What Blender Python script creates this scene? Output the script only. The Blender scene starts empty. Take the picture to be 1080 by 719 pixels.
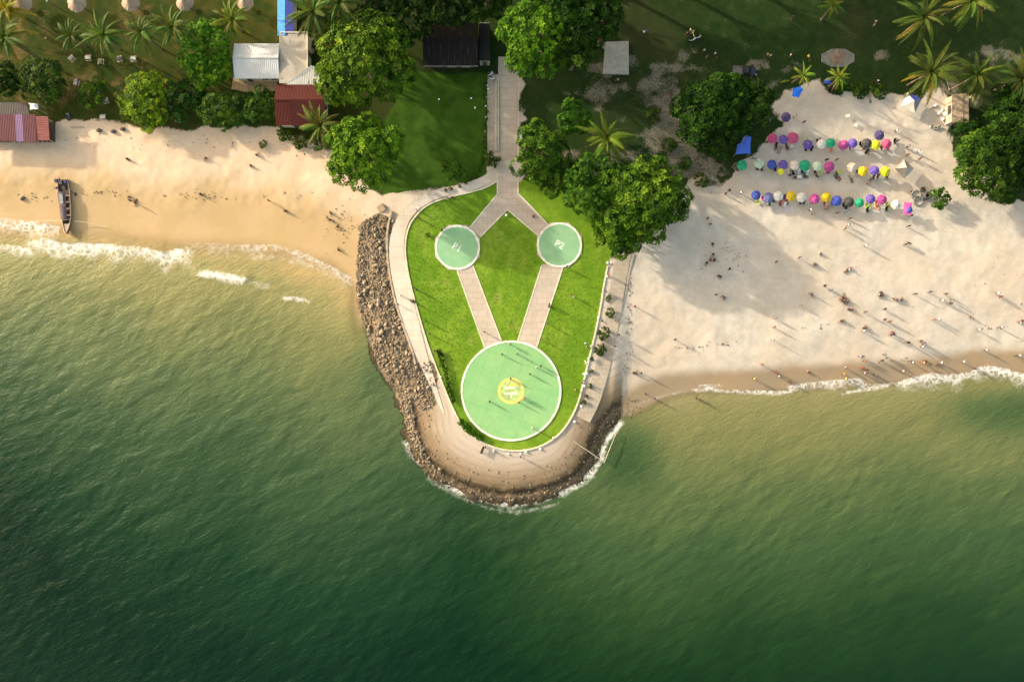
import bpy, bmesh, math, random
import numpy as np
from mathutils import Vector, Matrix
random.seed(7)
S = bpy.context.scene
COL = S.collection
R = math.radians

# ------------------------------------------------------------------ camera, sky, sun, exposure
G = 1.6                 # level of the land above the sea, metres
D = 144.0               # drone height above the land
PXM = 0.2               # metres per photograph pixel on the land
cam = bpy.data.cameras.new('drone_camera')
cam.sensor_width = 36.0
cam.lens = 24.0
cam.clip_start = 1.0
cam.clip_end = 5000.0
cam_o = bpy.data.objects.new('drone_camera', cam)
COL.objects.link(cam_o)
cam_o.location = (0, 0, G + D)
cam_o.rotation_euler = (0, 0, 0)
S.camera = cam_o

SUN_EL = 16.5
SUN_TO = Vector((-0.88, 0.475, 0)).normalized()      # towards the sun, on the ground
SUN_ROT = math.atan2(SUN_TO.x, SUN_TO.y)
w = bpy.data.worlds.new('World')
S.world = w
w.use_nodes = True
wn = w.node_tree
wn.nodes.clear()
sky = wn.nodes.new('ShaderNodeTexSky')
sky.sky_type = 'NISHITA'
sky.sun_disc = False
sky.sun_elevation = R(SUN_EL)
sky.sun_rotation = SUN_ROT
sky.air_density = 1.0
sky.dust_density = 2.5
sky.ozone_density = 0.6
tint = wn.nodes.new('ShaderNodeMix')
tint.data_type = 'RGBA'
tint.blend_type = 'MULTIPLY'
tint.inputs[0].default_value = 1.0
tint.inputs[7].default_value = (1.0, 0.87, 0.70, 1)
bg = wn.nodes.new('ShaderNodeBackground')
bg.inputs[1].default_value = 0.15
wo = wn.nodes.new('ShaderNodeOutputWorld')
wn.links.new(sky.outputs[0], tint.inputs[6])
wn.links.new(tint.outputs[2], bg.inputs[0])
wn.links.new(bg.outputs[0], wo.inputs[0])

sl = bpy.data.lights.new('sun', 'SUN')
sl.energy = 2.05
sl.angle = R(1.2)
sl.color = (1.0, 0.93, 0.78)
so = bpy.data.objects.new('sun', sl)
COL.objects.link(so)
sd_ = Vector((-SUN_TO.x * math.cos(R(SUN_EL)), -SUN_TO.y * math.cos(R(SUN_EL)), -math.sin(R(SUN_EL))))
so.rotation_euler = sd_.to_track_quat('-Z', 'Y').to_euler()
so.location = (-200, 110, 120)

S.view_settings.view_transform = 'Standard'
S.view_settings.look = 'None'
S.view_settings.gamma = 1.0
S.view_settings.use_curve_mapping = False
S.view_settings.exposure = 1.88

# ------------------------------------------------------------------ helpers
def at(px, py, h=G):
    """photograph pixel -> world x, y of a point standing h metres above the sea"""
    f = PXM * (D - (h - G)) / D
    return ((px - 540.0) * f, (359.5 - py) * f)

def vnoise(x, y, seed=0):
    xi = np.floor(x).astype(np.int64); yi = np.floor(y).astype(np.int64)
    xf = x - xi; yf = y - yi
    u = xf * xf * (3 - 2 * xf); v = yf * yf * (3 - 2 * yf)
    def h(a, b):
        n = (a * 374761393 + b * 668265263 + seed * 974711) & 0xffffffff
        n = ((n ^ (n >> 13)) * 1274126177) & 0xffffffff
        n = n ^ (n >> 16)
        return (n & 0xffff) / 65535.0
    return (h(xi, yi) * (1 - u) + h(xi + 1, yi) * u) * (1 - v) + (h(xi, yi + 1) * (1 - u) + h(xi + 1, yi + 1) * u) * v

def fbm(x, y, seed=0, oct=4, gain=0.5):
    s = 0; a = 1.0; t = 0
    for i in range(oct):
        s = s + a * vnoise(x, y, seed + i * 17); t += a
        a *= gain; x = x * 2.03 + 11.3; y = y * 2.03 - 7.1
    return s / t

def sstep(a, b, x):
    t = np.clip((x - a) / (b - a), 0, 1)
    return t * t * (3 - 2 * t)

def seg_dist(X, Y, pts, closed=False):
    best = np.full(X.shape, 1e9)
    n = len(pts)
    for i in range(n if closed else n - 1):
        ax, ay = pts[i]; bx, by = pts[(i + 1) % n]
        dx, dy = bx - ax, by - ay
        L = dx * dx + dy * dy + 1e-9
        t = np.clip(((X - ax) * dx + (Y - ay) * dy) / L, 0, 1)
        best = np.minimum(best, (X - ax - t * dx) ** 2 + (Y - ay - t * dy) ** 2)
    return np.sqrt(best)

def inside(X, Y, poly):
    c = np.zeros(X.shape, bool)
    n = len(poly)
    for i in range(n):
        ax, ay = poly[i]; bx, by = poly[(i + 1) % n]
        if ay == by: continue
        cond = ((ay > Y) != (by > Y)) & (X < (bx - ax) * (Y - ay) / (by - ay) + ax)
        c ^= cond
    return c

def poly_sd(X, Y, poly):
    d = seg_dist(X, Y, poly, True)
    return np.where(inside(X, Y, poly), d, -d)

def smooth_pts(pts, n=6, closed=False):
    P = [Vector((p[0], p[1])) for p in pts]
    out = []
    N = len(P)
    rng = range(N if closed else N - 1)
    for i in rng:
        if closed:
            a, b, c, d = P[(i - 1) % N], P[i], P[(i + 1) % N], P[(i + 2) % N]
        else:
            a, b, c, d = P[max(i - 1, 0)], P[i], P[i + 1], P[min(i + 2, N - 1)]
        for k in range(n):
            t = k / n
            q = 0.5 * ((2 * b) + (c - a) * t + (2 * a - 5 * b + 4 * c - d) * t * t + (3 * b - a - 3 * c + d) * t ** 3)
            out.append((q.x, q.y))
    if not closed: out.append((P[-1].x, P[-1].y))
    return out

# ---- node helper
class NT:
    def __init__(s, name):
        s.m = bpy.data.materials.new(name); s.m.use_nodes = True
        s.t = s.m.node_tree; s.t.nodes.clear()
        s.out = s.t.nodes.new('ShaderNodeOutputMaterial')
        s._pos = None
    def put(s, sock, v):
        if v is None: return
        if isinstance(v, bpy.types.NodeSocket): s.t.links.new(v, sock)
        else:
            if isinstance(v, tuple) and len(v) == 3 and sock.type == 'RGBA': v = v + (1,)
            sock.default_value = v
    def node(s, typ, **kw):
        n = s.t.nodes.new(typ)
        for k, v in kw.items(): setattr(n, k, v)
        return n
    def pos(s):
        if s._pos is None: s._pos = s.node('ShaderNodeNewGeometry').outputs['Position']
        return s._pos
    def objco(s):
        return s.node('ShaderNodeTexCoord').outputs['Object']
    def map(s, v, scale=(1, 1, 1), rot=(0, 0, 0)):
        n = s.node('ShaderNodeMapping'); s.put(n.inputs['Vector'], v)
        n.inputs['Scale'].default_value = scale; n.inputs['Rotation'].default_value = rot
        return n.outputs[0]
    def noise(s, scale, detail=3, rough=0.55, v=None, dist=0.0):
        n = s.node('ShaderNodeTexNoise'); s.put(n.inputs['Vector'], v if v is not None else s.pos())
        n.inputs['Scale'].default_value = scale; n.inputs['Detail'].default_value = detail
        n.inputs['Roughness'].default_value = rough; n.inputs['Distortion'].default_value = dist
        return n.outputs[0]
    def voro(s, scale, feature='F1', v=None, out=0):
        n = s.node('ShaderNodeTexVoronoi', feature=feature); s.put(n.inputs['Vector'], v if v is not None else s.pos())
        n.inputs['Scale'].default_value = scale
        return n.outputs[out]
    def math(s, op, a, b=0.0, c=0.0, clamp=False):
        n = s.node('ShaderNodeMath', operation=op, use_clamp=clamp)
        s.put(n.inputs[0], a); s.put(n.inputs[1], b); s.put(n.inputs[2], c)
        return n.outputs[0]
    def ss(s, x, a, b, c=0.0, d=1.0):
        n = s.node('ShaderNodeMapRange', interpolation_type='SMOOTHSTEP')
        s.put(n.inputs[0], x); n.inputs[1].default_value = a; n.inputs[2].default_value = b
        n.inputs[3].default_value = c; n.inputs[4].default_value = d
        return n.outputs[0]
    def mix(s, f, a, b, mode='MIX'):
        n = s.node('ShaderNodeMix', data_type='RGBA', blend_type=mode)
        s.put(n.inputs[0], f); s.put(n.inputs[6], a); s.put(n.inputs[7], b)
        return n.outputs[2]
    def ramp(s, f, stops):
        n = s.node('ShaderNodeValToRGB'); s.put(n.inputs[0], f)
        e = n.color_ramp.elements
        while len(e) < len(stops): e.new(0.5)
        for i, (p, c) in enumerate(stops):
            e[i].position = p; e[i].color = c + (1,) if len(c) == 3 else c
        return n.outputs[0]
    def attr(s, name, comp=None):
        n = s.node('ShaderNodeAttribute', attribute_name=name)
        if comp is None: return n.outputs['Fac']
        if comp == 'c': return n.outputs['Color']
        q = s.node('ShaderNodeSeparateColor'); s.t.links.new(n.outputs['Color'], q.inputs[0])
        return q.outputs[comp]
    def objcolor(s): return s.node('ShaderNodeObjectInfo').outputs['Color']
    def objrand(s): return s.node('ShaderNodeObjectInfo').outputs['Random']
    def bump(s, h, strength=0.5, dist=0.1):
        n = s.node('ShaderNodeBump'); s.put(n.inputs['Height'], h)
        n.inputs['Strength'].default_value = strength; n.inputs['Distance'].default_value = dist
        return n.outputs[0]
    def bsdf(s, color, rough=0.8, spec=0.3, normal=None, metal=0.0, ior=None):
        n = s.node('ShaderNodeBsdfPrincipled')
        s.put(n.inputs['Base Color'], color); s.put(n.inputs['Roughness'], rough)
        n.inputs['Specular IOR Level'].default_value = spec
        n.inputs['Metallic'].default_value = metal
        if ior: n.inputs['IOR'].default_value = ior
        if normal is not None: s.put(n.inputs['Normal'], normal)
        return n.outputs[0]
    def done(s, sh):
        s.t.links.new(sh, s.out.inputs[0]); return s.m

def simple(name, col, rough=0.7, var=0.18, scale=3.0, spec=0.3, metal=0.0, bump=0.0):
    """paint-like material with a little uneven wear"""
    t = NT(name)
    n = t.noise(scale, 5, 0.6, v=t.objco())
    k = t.ss(n, 0.25, 0.75, 1 - var, 1 + var * 0.6)
    c = t.mix(1.0, col, k, 'MULTIPLY')
    nm = t.bump(n, bump, 0.05) if bump else None
    return t.done(t.bsdf(c, rough, spec, nm, metal))

def tinted(name, rough=0.8, var=0.15, scale=5.0, spec=0.2):
    """takes each object's own colour"""
    t = NT(name)
    n = t.noise(scale, 4, 0.6, v=t.objco())
    k = t.ss(n, 0.25, 0.75, 1 - var, 1 + var * 0.6)
    c = t.mix(1.0, t.objcolor(), k, 'MULTIPLY')
    return t.done(t.bsdf(c, rough, spec))

# ---- mesh builder
class MB:
    def __init__(s): s.v = []; s.f = []; s.mi = []; s.cur = 0
    def add(s, vs, fs):
        o = len(s.v); s.v.extend([tuple(p) for p in vs])
        for f in fs: s.f.append(tuple(i + o for i in f)); s.mi.append(s.cur)
    def box(s, c, d, rz=0, taper=1.0, M=None):
        x, y, z = d[0] / 2, d[1] / 2, d[2] / 2
        P = [(-x, -y, -z), (x, -y, -z), (x, y, -z), (-x, y, -z), (-x * taper, -y * taper, z), (x * taper, -y * taper, z), (x * taper, y * taper, z), (-x * taper, y * taper, z)]
        ca, sa = math.cos(rz), math.sin(rz)
        V = []
        for p in P:
            q = Vector((p[0] * ca - p[1] * sa, p[0] * sa + p[1] * ca, p[2]))
            if M: q = M @ q
            V.append((q.x + c[0], q.y + c[1], q.z + c[2]))
        s.add(V, [(0, 3, 2, 1), (4, 5, 6, 7), (0, 1, 5, 4), (1, 2, 6, 5), (2, 3, 7, 6), (3, 0, 4, 7)])
        return s
    def prism(s, poly, z0, z1):
        a = sum(poly[i][0] * poly[(i + 1) % len(poly)][1] - poly[(i + 1) % len(poly)][0] * poly[i][1] for i in range(len(poly)))
        if a < 0: poly = poly[::-1]
        n = len(poly)
        V = [(p[0], p[1], z0) for p in poly] + [(p[0], p[1], z1) for p in poly]
        F = [tuple(range(n, 2 * n)), tuple(range(n - 1, -1, -1))]
        F += [(i, (i + 1) % n, n + (i + 1) % n, n + i) for i in range(n)]
        s.add(V, F); return s
    def tube(s, pts, rad, seg=8, cap=True):
        P = [Vector(p) for p in pts]
        if not isinstance(rad, (list, tuple)): rad = [rad] * len(P)
        V = []; F = []
        up = Vector((0, 0, 1))
        for i, p in enumerate(P):
            t = (P[min(i + 1, len(P) - 1)] - P[max(i - 1, 0)]).normalized()
            a = t.cross(up)
            if a.length < 0.05: a = t.cross(Vector((1, 0, 0)))
            a.normalize(); b = t.cross(a)
            for k in range(seg):
                an = 2 * math.pi * k / seg
                V.append(p + (a * math.cos(an) + b * math.sin(an)) * rad[i])
        for i in range(len(P) - 1):
            for k in range(seg):
                F.append((i * seg + k, i * seg + (k + 1) % seg, (i + 1) * seg + (k + 1) % seg, (i + 1) * seg + k))
        if cap:
            F.append(tuple(range(seg))); F.append(tuple(range((len(P) - 1) * seg + seg - 1, (len(P) - 1) * seg - 1, -1)))
        s.add(V, F); return s
    def lathe(s, prof, seg=24, c=(0, 0, 0), wob=None):
        V = []; F = []
        for i, (r, z) in enumerate(prof):
            for k in range(seg):
                an = 2 * math.pi * k / seg
                rr = r * (wob(k, i) if wob else 1)
                V.append((c[0] + rr * math.cos(an), c[1] + rr * math.sin(an), c[2] + z))
        for i in range(len(prof) - 1):
            for k in range(seg):
                F.append((i * seg + k, i * seg + (k + 1) % seg, (i + 1) * seg + (k + 1) % seg, (i + 1) * seg + k))
        s.add(V, F); return s
    def ball(s, c, r, seg=10, rings=7):
        prof = []
        for i in range(rings + 1):
            a = -math.pi / 2 + math.pi * i / rings
            prof.append((max(math.cos(a), 0.01), math.sin(a)))
        V = []; F = []
        for (q, z) in prof:
            for k in range(seg):
                an = 2 * math.pi * k / seg
                V.append((c[0] + r[0] * q * math.cos(an), c[1] + r[1] * q * math.sin(an), c[2] + r[2] * z))
        for i in range(rings):
            for k in range(seg):
                F.append((i * seg + k, i * seg + (k + 1) % seg, (i + 1) * seg + (k + 1) % seg, (i + 1) * seg + k))
        s.add(V, F); return s
    def torus(s, c, R1, r2, seg=24, sub=8, M=None):
        V = []; F = []
        for i in range(seg):
            a = 2 * math.pi * i / seg
            for k in range(sub):
                b = 2 * math.pi * k / sub
                q = Vector(((R1 + r2 * math.cos(b)) * math.cos(a), (R1 + r2 * math.cos(b)) * math.sin(a), r2 * math.sin(b)))
                if M: q = M @ q
                V.append((c[0] + q.x, c[1] + q.y, c[2] + q.z))
        for i in range(seg):
            for k in range(sub):
                F.append((i * sub + k, ((i + 1) % seg) * sub + k, ((i + 1) % seg) * sub + (k + 1) % sub, i * sub + (k + 1) % sub))
        s.add(V, F); return s
    def ribbon(s, pts, wl, z0, z1, closed=False, wr=None):
        """solid strip along a line; wl / wr: widths to the left and right (number or list)"""
        n = len(pts)
        if not isinstance(wl, (list, tuple)): wl = [wl] * n
        if wr is None: wr = wl
        if not isinstance(wr, (list, tuple)): wr = [wr] * n
        if not isinstance(z1, (list, tuple)): z1 = [z1] * n
        V = []
        for i in range(n):
            a = Vector(pts[(i - 1) % n] if closed else pts[max(i - 1, 0)]); b = Vector(pts[(i + 1) % n] if closed else pts[min(i + 1, n - 1)])
            t = (b - a).normalized(); nrm = Vector((-t.y, t.x)); p = Vector(pts[i])
            l = p + nrm * wl[i]; r = p - nrm * wr[i]
            V += [(l.x, l.y, z0), (r.x, r.y, z0), (r.x, r.y, z1[i]), (l.x, l.y, z1[i])]
        F = []
        for i in range(n if closed else n - 1):
            o = i * 4; q = ((i + 1) % n) * 4
            F += [(o + 3, o + 2, q + 2, q + 3), (o + 1, q + 1, q + 2, o + 2), (o, o + 3, q + 3, q), (o, q, q + 1, o + 1)]
        if not closed:
            F += [(0, 1, 2, 3), ((n - 1) * 4 + 3, (n - 1) * 4 + 2, (n - 1) * 4 + 1, (n - 1) * 4)]
        s.add(V, F); return s
    def mesh(s, name, mats, smooth=False):
        me = bpy.data.meshes.new(name)
        me.from_pydata(s.v, [], s.f)
        if not isinstance(mats, (list, tuple)): mats = [mats]
        for m in mats: me.materials.append(m)
        if len(mats) > 1: me.polygons.foreach_set('material_index', s.mi)
        if smooth: me.polygons.foreach_set('use_smooth', [True] * len(me.polygons))
        me.validate(); me.update()
        return me
    def build(s, name, mats, parent=None, smooth=False, loc=None):
        o = bpy.data.objects.new(name, s.mesh(name, mats, smooth))
        COL.objects.link(o)
        if parent: o.parent = parent
        if loc: o.location = loc
        return o

def tag(o, label=None, cat=None, group=None, kind=None):
    if label: o['label'] = label
    if cat: o['category'] = cat
    if group: o['group'] = group
    if kind: o['kind'] = kind
    return o
def thing(name, label, cat, loc=(0, 0, 0), rz=0.0, group=None, sc=None):
    o = bpy.data.objects.new(name, None); o.empty_display_size = 0.3
    COL.objects.link(o); o.location = loc; o.rotation_euler = (0, 0, rz)
    if sc: o.scale = (sc, sc, sc) if not isinstance(sc, tuple) else sc
    return tag(o, label, cat, group)
def part(name, me, parent, color=None, loc=None, rot=None):
    o = bpy.data.objects.new(name, me); COL.objects.link(o); o.parent = parent
    if color: o.color = tuple(color) + (1,)
    if loc: o.location = loc
    if rot: o.rotation_euler = rot
    return o
def struct(o): o['kind'] = 'structure'; return o
def kids(o): return [c for c in bpy.data.objects if c.parent == o]
_kc = {}
def dup(root, loc, rz=0.0, label=None, sc=None, tree=None):
    """copy of a thing with copies of its parts"""
    r = root.copy(); COL.objects.link(r); r.location = loc; r.rotation_euler = (0, 0, rz)
    if sc: r.scale = (sc, sc, sc) if not isinstance(sc, tuple) else sc
    if label: r['label'] = label
    if root.name not in _kc:
        _kc[root.name] = [(c, kids(c)) for c in kids(root)]
    out = []
    for c, gs in _kc[root.name]:
        k = c.copy(); COL.objects.link(k); k.parent = r; out.append(k)
        for g in gs:
            q = g.copy(); COL.objects.link(q); q.parent = k
    return r, out
ORD = ['first', 'second', 'third', 'fourth', 'fifth', 'sixth', 'seventh', 'eighth', 'ninth', 'tenth', 'eleventh', 'twelfth', 'thirteenth', 'fourteenth', 'fifteenth', 'sixteenth']

# ------------------------------------------------------------------ the land, as one sheet
SHORE = smooth_pts([(-4500, 120), (-900, 190), (-200, 214), (0, 224), (60, 228), (120, 232), (180, 240), (230, 241), (290, 247), (350, 266), (378, 296), (382, 330), (388, 358), (400, 388), (414, 414), (424, 440), (430, 468), (443, 492), (468, 513), (500, 527), (540, 532), (580, 525), (610, 511), (629, 488), (638, 466), (650, 444), (676, 428), (705, 414), (740, 408), (800, 407), (860, 404), (910, 401), (960, 397), (1010, 390), (1040, 387), (1080, 388), (1300, 380), (2200, 330), (5600, 200)], 5)
LEFTB = [(-4500, 130), (-200, 225), (0, 236), (120, 245), (230, 252), (300, 262), (372, 300)]
RIGHTB = [(672, 432), (740, 416), (860, 410), (960, 402), (1080, 398), (1300, 385), (5600, 200)]
LANDPOLY = SHORE + [(5600, -4000), (-4500, -4000)]
LAWN_EDGE = smooth_pts([(524, 191), (512, 198), (495, 203), (470, 209), (452, 216), (440, 226), (431, 240), (427.5, 258), (428.5, 276), (433, 300), (441, 330), (450, 360), (458, 382), (467, 405), (477, 429), (487, 447), (500, 460), (515, 469), (531, 474), (548, 475), (565, 472), (580, 465), (592, 455), (602, 441), (610, 423), (616, 400), (622, 375), (628, 350), (633, 325), (637, 300), (641, 280), (646, 262), (652, 235), (656, 205)], 4)
LAWN_POLY = LAWN_EDGE + [(600, 190), (548, 190), (548, 186), (524, 186)]
RUBBLE = [(379, 234), (400, 224), (414, 233), (407, 262), (409, 292), (420, 330), (430, 360), (436, 384), (448, 384), (460, 384), (462, 405), (457, 428), (442, 432), (433, 424), (424, 426), (412, 408), (398, 385), (384, 352), (376, 318), (375, 276)]
GRASS_R = smooth_pts([(548, -400), (548, 70), (560, 200), (600, 262), (652, 268), (664, 262), (690, 240), (716, 205), (742, 190), (766, 186), (786, 168), (806, 150), (822, 128), (812, 108), (840, 97), (868, 91), (895, 98), (918, 104), (948, 97), (962, 100), (985, 96), (1010, 120), (1000, 150), (1008, 178), (1030, 188), (1062, 184), (1090, 190), (1400, 220), (5000, 260), (5000, -400)], 3, True)
GRASS_L = [(-4500, -400), (-4500, 120), (-200, 140), (0, 140), (52, 134), (70, 128), (110, 128), (150, 134), (190, 138), (230, 134), (286, 132), (300, 138), (340, 150), (352, 160), (380, 190), (404, 206), (420, 203), (445, 200), (470, 197), (495, 191), (514, 184), (516, 80), (548, 80), (548, -400)]
LAWN_L = [(404, 206), (390, 180), (400, 150), (412, 110), (420, 78), (516, 76), (516, 184), (495, 191), (470, 197), (445, 200), (424, 204)]

def land_fields(X, Y):
    """X, Y world -> dictionary of height and zone weights"""
    PX = X / PXM + 540.0; PY = 359.5 - Y / PXM
    n1 = fbm(PX / 22.0, PY / 22.0, 3, 4); n2 = fbm(PX / 6.0, PY / 6.0, 9, 3)
    d = seg_dist(PX, PY, SHORE) * PXM
    sd = np.where(inside(PX, PY, LANDPOLY), d, -d)
    tip = sstep(372, 394, PX) * sstep(668, 646, PX) * sstep(225, 260, PY)
    L = 13.0 * (1 - tip) + 4.0 * tip
    zl = G * (1 - np.exp(-(np.maximum(sd, 0) / L) ** 1.25))
    zl = np.where(zl > G - 0.02, G, zl)
    slope = 0.055 * (1 - tip) + 0.30 * tip
    zs = np.maximum(-6.0, sd * slope)
    z = np.where(sd > 0, zl, zs)
    beach = sstep(0.4, 2.0, sd) * (1 - tip) * (1 - sstep(372, 394, PX) * sstep(668, 646, PX) * sstep(186, 200, PY))
    lawn_sd = poly_sd(PX, PY, LAWN_POLY)
    gr = poly_sd(PX, PY, GRASS_R) + (n1 - .5) * 30 + (n2 - .5) * 10
    gl = poly_sd(PX, PY, GRASS_L) + (n1 - .5) * 12 + (n2 - .5) * 6
    grass = np.maximum(sstep(-5, 5, gr), sstep(-4, 4, gl))
    lawnl = sstep(-3, 4, poly_sd(PX, PY, LAWN_L) + (n1 - .5) * 10)
    rub = sstep(-4, 3, poly_sd(PX, PY, RUBBLE) + (n2 - .5) * 8)
    # bare earth in the scrub beside the big tree, left of the beach
    dirt = .8 * sstep(.44, .74, fbm(PX / 30.0, PY / 18.0, 21, 4) + .16 * np.exp(-(((PX - 690) / 70) ** 2 + ((PY - 110) / 75) ** 2)) - .16 * sstep(820, 900, PX) - .2 * sstep(70, 30, PY) - .25 * sstep(600, 400, PX) - .3 * sstep(16, 6, np.abs(PX - 560)) - .10)
    for (cx, cy, rx, ry) in [(645, 92, 26, 7), (712, 72, 30, 6), (708, 101, 11, 13), (700, 138, 22, 18), (722, 160, 22, 22), (745, 180, 20, 16), (1058, 62, 26, 8), (930, 58, 10, 6), (800, 68, 12, 5), (1040, 55, 18, 6), (1000, 92, 20, 9)]:
        q = ((PX - cx) / rx) ** 2 + ((PY - cy) / ry) ** 2 + (n2 - .5) * 2.6 + (n1 - .5) * 2.0
        dirt = np.maximum(dirt, sstep(1.8, -.1, q) * .9)
    dirt = np.maximum(dirt, .5 * sstep(0, 60, 150 - np.hypot(PX - 90, PY - 70)) * sstep(.55, .7, n1))
    apron = tip * sstep(2, -3, lawn_sd)
    # broad swells added for streaks of shade, plus footprints and vehicle ruts in sand
    bump = (fbm(X / 15.0, Y / 9.0, 29, 3) - .5) * .55 + (fbm(X / 4.0, Y / 4.0, 31, 3) - .5) * .20 + (fbm(X / 1.0, Y / 1.0, 41, 3) - .5) * .10
    flat = np.maximum(grass * .6, 0)
    z = z + bump * beach * (1 - flat) * sstep(1, 8, sd)
    # rough rock and slumped concrete round the point
    rk = tip * sstep(5.5, 1.0, sd) * sstep(-5, -1, sd)
    z = z + rk * ((fbm(X / 2.2, Y / 2.2, 51, 4) - .45) * .75 + (np.abs(fbm(X / .8, Y / .8, 61, 2) - .5)) * .3)
    # the worn step that runs along the seaward side of the point
    st = seg_dist(PX, PY, STEP) * PXM
    z = z - .26 * np.exp(-(st / .5) ** 2) * sstep(.3, .6, n1 + .15)
    wet_w = 11.0 * sstep(420, 380, PX) + 4.0 * sstep(600, 650, PX) + 2.5 * (1 - sstep(420, 380, PX)) * (1 - sstep(600, 650, PX))
    wet = sstep(1.25, .55, (sd / wet_w) + (n1 - .5) * .5)
    return dict(PX=PX, PY=PY, sd=sd, z=z, grass=grass, lawn=lawnl, dirt=dirt, apron=apron, wet=wet, rub=rub, tip=tip)
STEP = smooth_pts([(446, 476), (462, 494), (484, 509), (510, 519), (540, 522), (572, 518), (600, 508), (620, 492), (632, 470), (640, 448)], 4)

def axis(lo, hi, step, far):
    a = list(np.arange(lo, hi + step / 2, step))
    s = step; x = hi
    right = []
    while x < far: s *= 1.35; x += s; right.append(x)
    s = step; x = lo; left = []
    while x > -far: s *= 1.35; x -= s; left.append(x)
    return np.array(left[::-1] + a + right)

def grid_mesh(name, xs, ys, Z, keep=None):
    nx, ny = len(xs), len(ys)
    XX, YY = np.meshgrid(xs, ys)
    co = np.stack([XX.ravel(), YY.ravel(), Z.ravel()], 1)
    i = np.arange(nx * ny).reshape(ny, nx)
    q = np.stack([i[:-1, :-1], i[:-1, 1:], i[1:, 1:], i[1:, :-1]], -1).reshape(-1, 4)
    if keep is not None:
        k = keep.ravel()[q].any(1); q = q[k]
        used = np.unique(q); re = np.full(nx * ny, -1); re[used] = np.arange(len(used))
        q = re[q]; co = co[used]
    else: used = np.arange(nx * ny)
    me = bpy.data.meshes.new(name)
    me.vertices.add(len(co)); me.vertices.foreach_set('co', co.astype(np.float32).ravel())
    me.loops.add(q.size); me.loops.foreach_set('vertex_index', q.astype(np.int32).ravel())
    me.polygons.add(len(q)); me.polygons.foreach_set('loop_start', np.arange(0, q.size, 4, dtype=np.int32))
    me.polygons.foreach_set('use_smooth', np.ones(len(q), bool))
    me.update(calc_edges=True)
    return me, used
def vattr(me, name, arr):
    a = me.attributes.new(name, 'FLOAT', 'POINT'); a.data.foreach_set('value', np.ascontiguousarray(arr, dtype=np.float32))

xs = axis(-112, 112, .4, 900); ys = axis(-76, 78, .4, 700)
XX, YY = np.meshgrid(xs, ys)
F = land_fields(XX, YY)
me, _ = grid_mesh('ground', xs, ys, F['z'])
for k in ('grass', 'lawn', 'dirt', 'apron', 'wet', 'rub', 'sd'):
    vattr(me, k, F[k].ravel())
vattr(me, 'west', sstep(520, 300, F['PX']).ravel())

t = NT('ground')
p = t.pos()
nA = t.noise(.05, 4, .6); nB = t.noise(.45, 5, .6); nC = t.noise(3.0, 5, .65); nD = t.noise(.16, 4, .6, dist=.6)
def brk(name, amt=.5, a=.38, b=.62):
    return t.ss(t.math('ADD', t.attr(name), t.math('MULTIPLY', t.math('SUBTRACT', nC, .5), amt)), a, b)
west = t.attr('west')
dryE = t.mix(t.ss(nB, .3, .7), (.48, .42, .335), (.57, .50, .405))
dryE = t.mix(t.ss(nA, .4, .65, 0, .6), dryE, (.50, .395, .28))
dryE = t.mix(t.ss(nD, .5, .72, 0, .5), dryE, (.43, .385, .315))
dryE = t.mix(t.ss(t.noise(.35, 6, .7, v=t.map(p, (.25, 1, 1), (0, 0, .15))), .56, .7, 0, .35), dryE, (.40, .33, .25))
dryW = t.mix(t.ss(nB, .3, .7), (.63, .46, .30), (.68, .51, .345))
dry = t.mix(west, dryE, dryW)
dry = t.mix(t.ss(nC, .35, .7, 0, .34), dry, t.mix(1.0, dry, (.72, .68, .64), 'MULTIPLY'))
ft = t.ss(t.voro(1.7, v=t.mix(.25, p, t.noise(.8, 2, .5))), .0, .22, 1, 0)
dry = t.mix(t.math('MULTIPLY', ft, t.ss(nD, .42, .6, 0, .38)), dry, t.mix(1.0, dry, (.66, .62, .58), 'MULTIPLY'))
wetc = t.mix(west, (.30, .215, .125), (.45, .31, .145))
wetc = t.mix(t.ss(nD, .35, .65), wetc, t.mix(west, (.26, .20, .13), (.49, .335, .17)))
wetf = t.attr('wet')
c = t.mix(wetf, dry, wetc)
# concrete and sand apron of the point: pale inland, brown and weed-dark towards the sea
sdv = t.attr('sd')
sdn = t.math('ADD', sdv, t.math('ADD', t.math('MULTIPLY', t.math('SUBTRACT', nB, .5), 3.0), t.math('MULTIPLY', t.math('SUBTRACT', nC, .5), 1.8)))
sdk = t.math('DIVIDE', sdn, 14.0, clamp=True)
ap = t.ramp(sdk, [(0.0, (.060, .048, .028)), (.10, (.17, .125, .075)), (.155, (.060, .043, .025)), (.20, (.065, .046, .026)), (.26, (.19, .135, .078)), (.40, (.29, .21, .13)), (.60, (.41, .335, .25)), (.85, (.50, .43, .35))])
crk = t.ss(t.voro(.9, 'DISTANCE_TO_EDGE', v=t.map(p, (1, 1, 1))), 0.0, .10)
ap = t.mix(t.math('MULTIPLY', t.ss(sdk, .28, .05), t.math('SUBTRACT', 1.0, crk)), ap, (.05, .035, .02))
bandw = t.math('SINE', t.math('ADD', t.math('MULTIPLY', sdv, 4.2), t.math('MULTIPLY', nA, 9.0)))
ap = t.mix(t.math('MULTIPLY', t.ss(bandw, .1, 1.0, 0, .40), t.ss(nB, .35, .6)), ap, t.mix(1.0, ap, (.60, .55, .48), 'MULTIPLY'))
ap = t.mix(t.ss(nC, .5, .75, 0, .4), ap, t.mix(1.0, ap, (.55, .5, .45), 'MULTIPLY'))
c = t.mix(brk('apron', .5), c, ap)
rubc = t.mix(t.ss(t.voro(1.6), .1, .6), (.05, .036, .022), (.20, .15, .095))
c = t.mix(brk('rub', .8), c, rubc)
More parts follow.
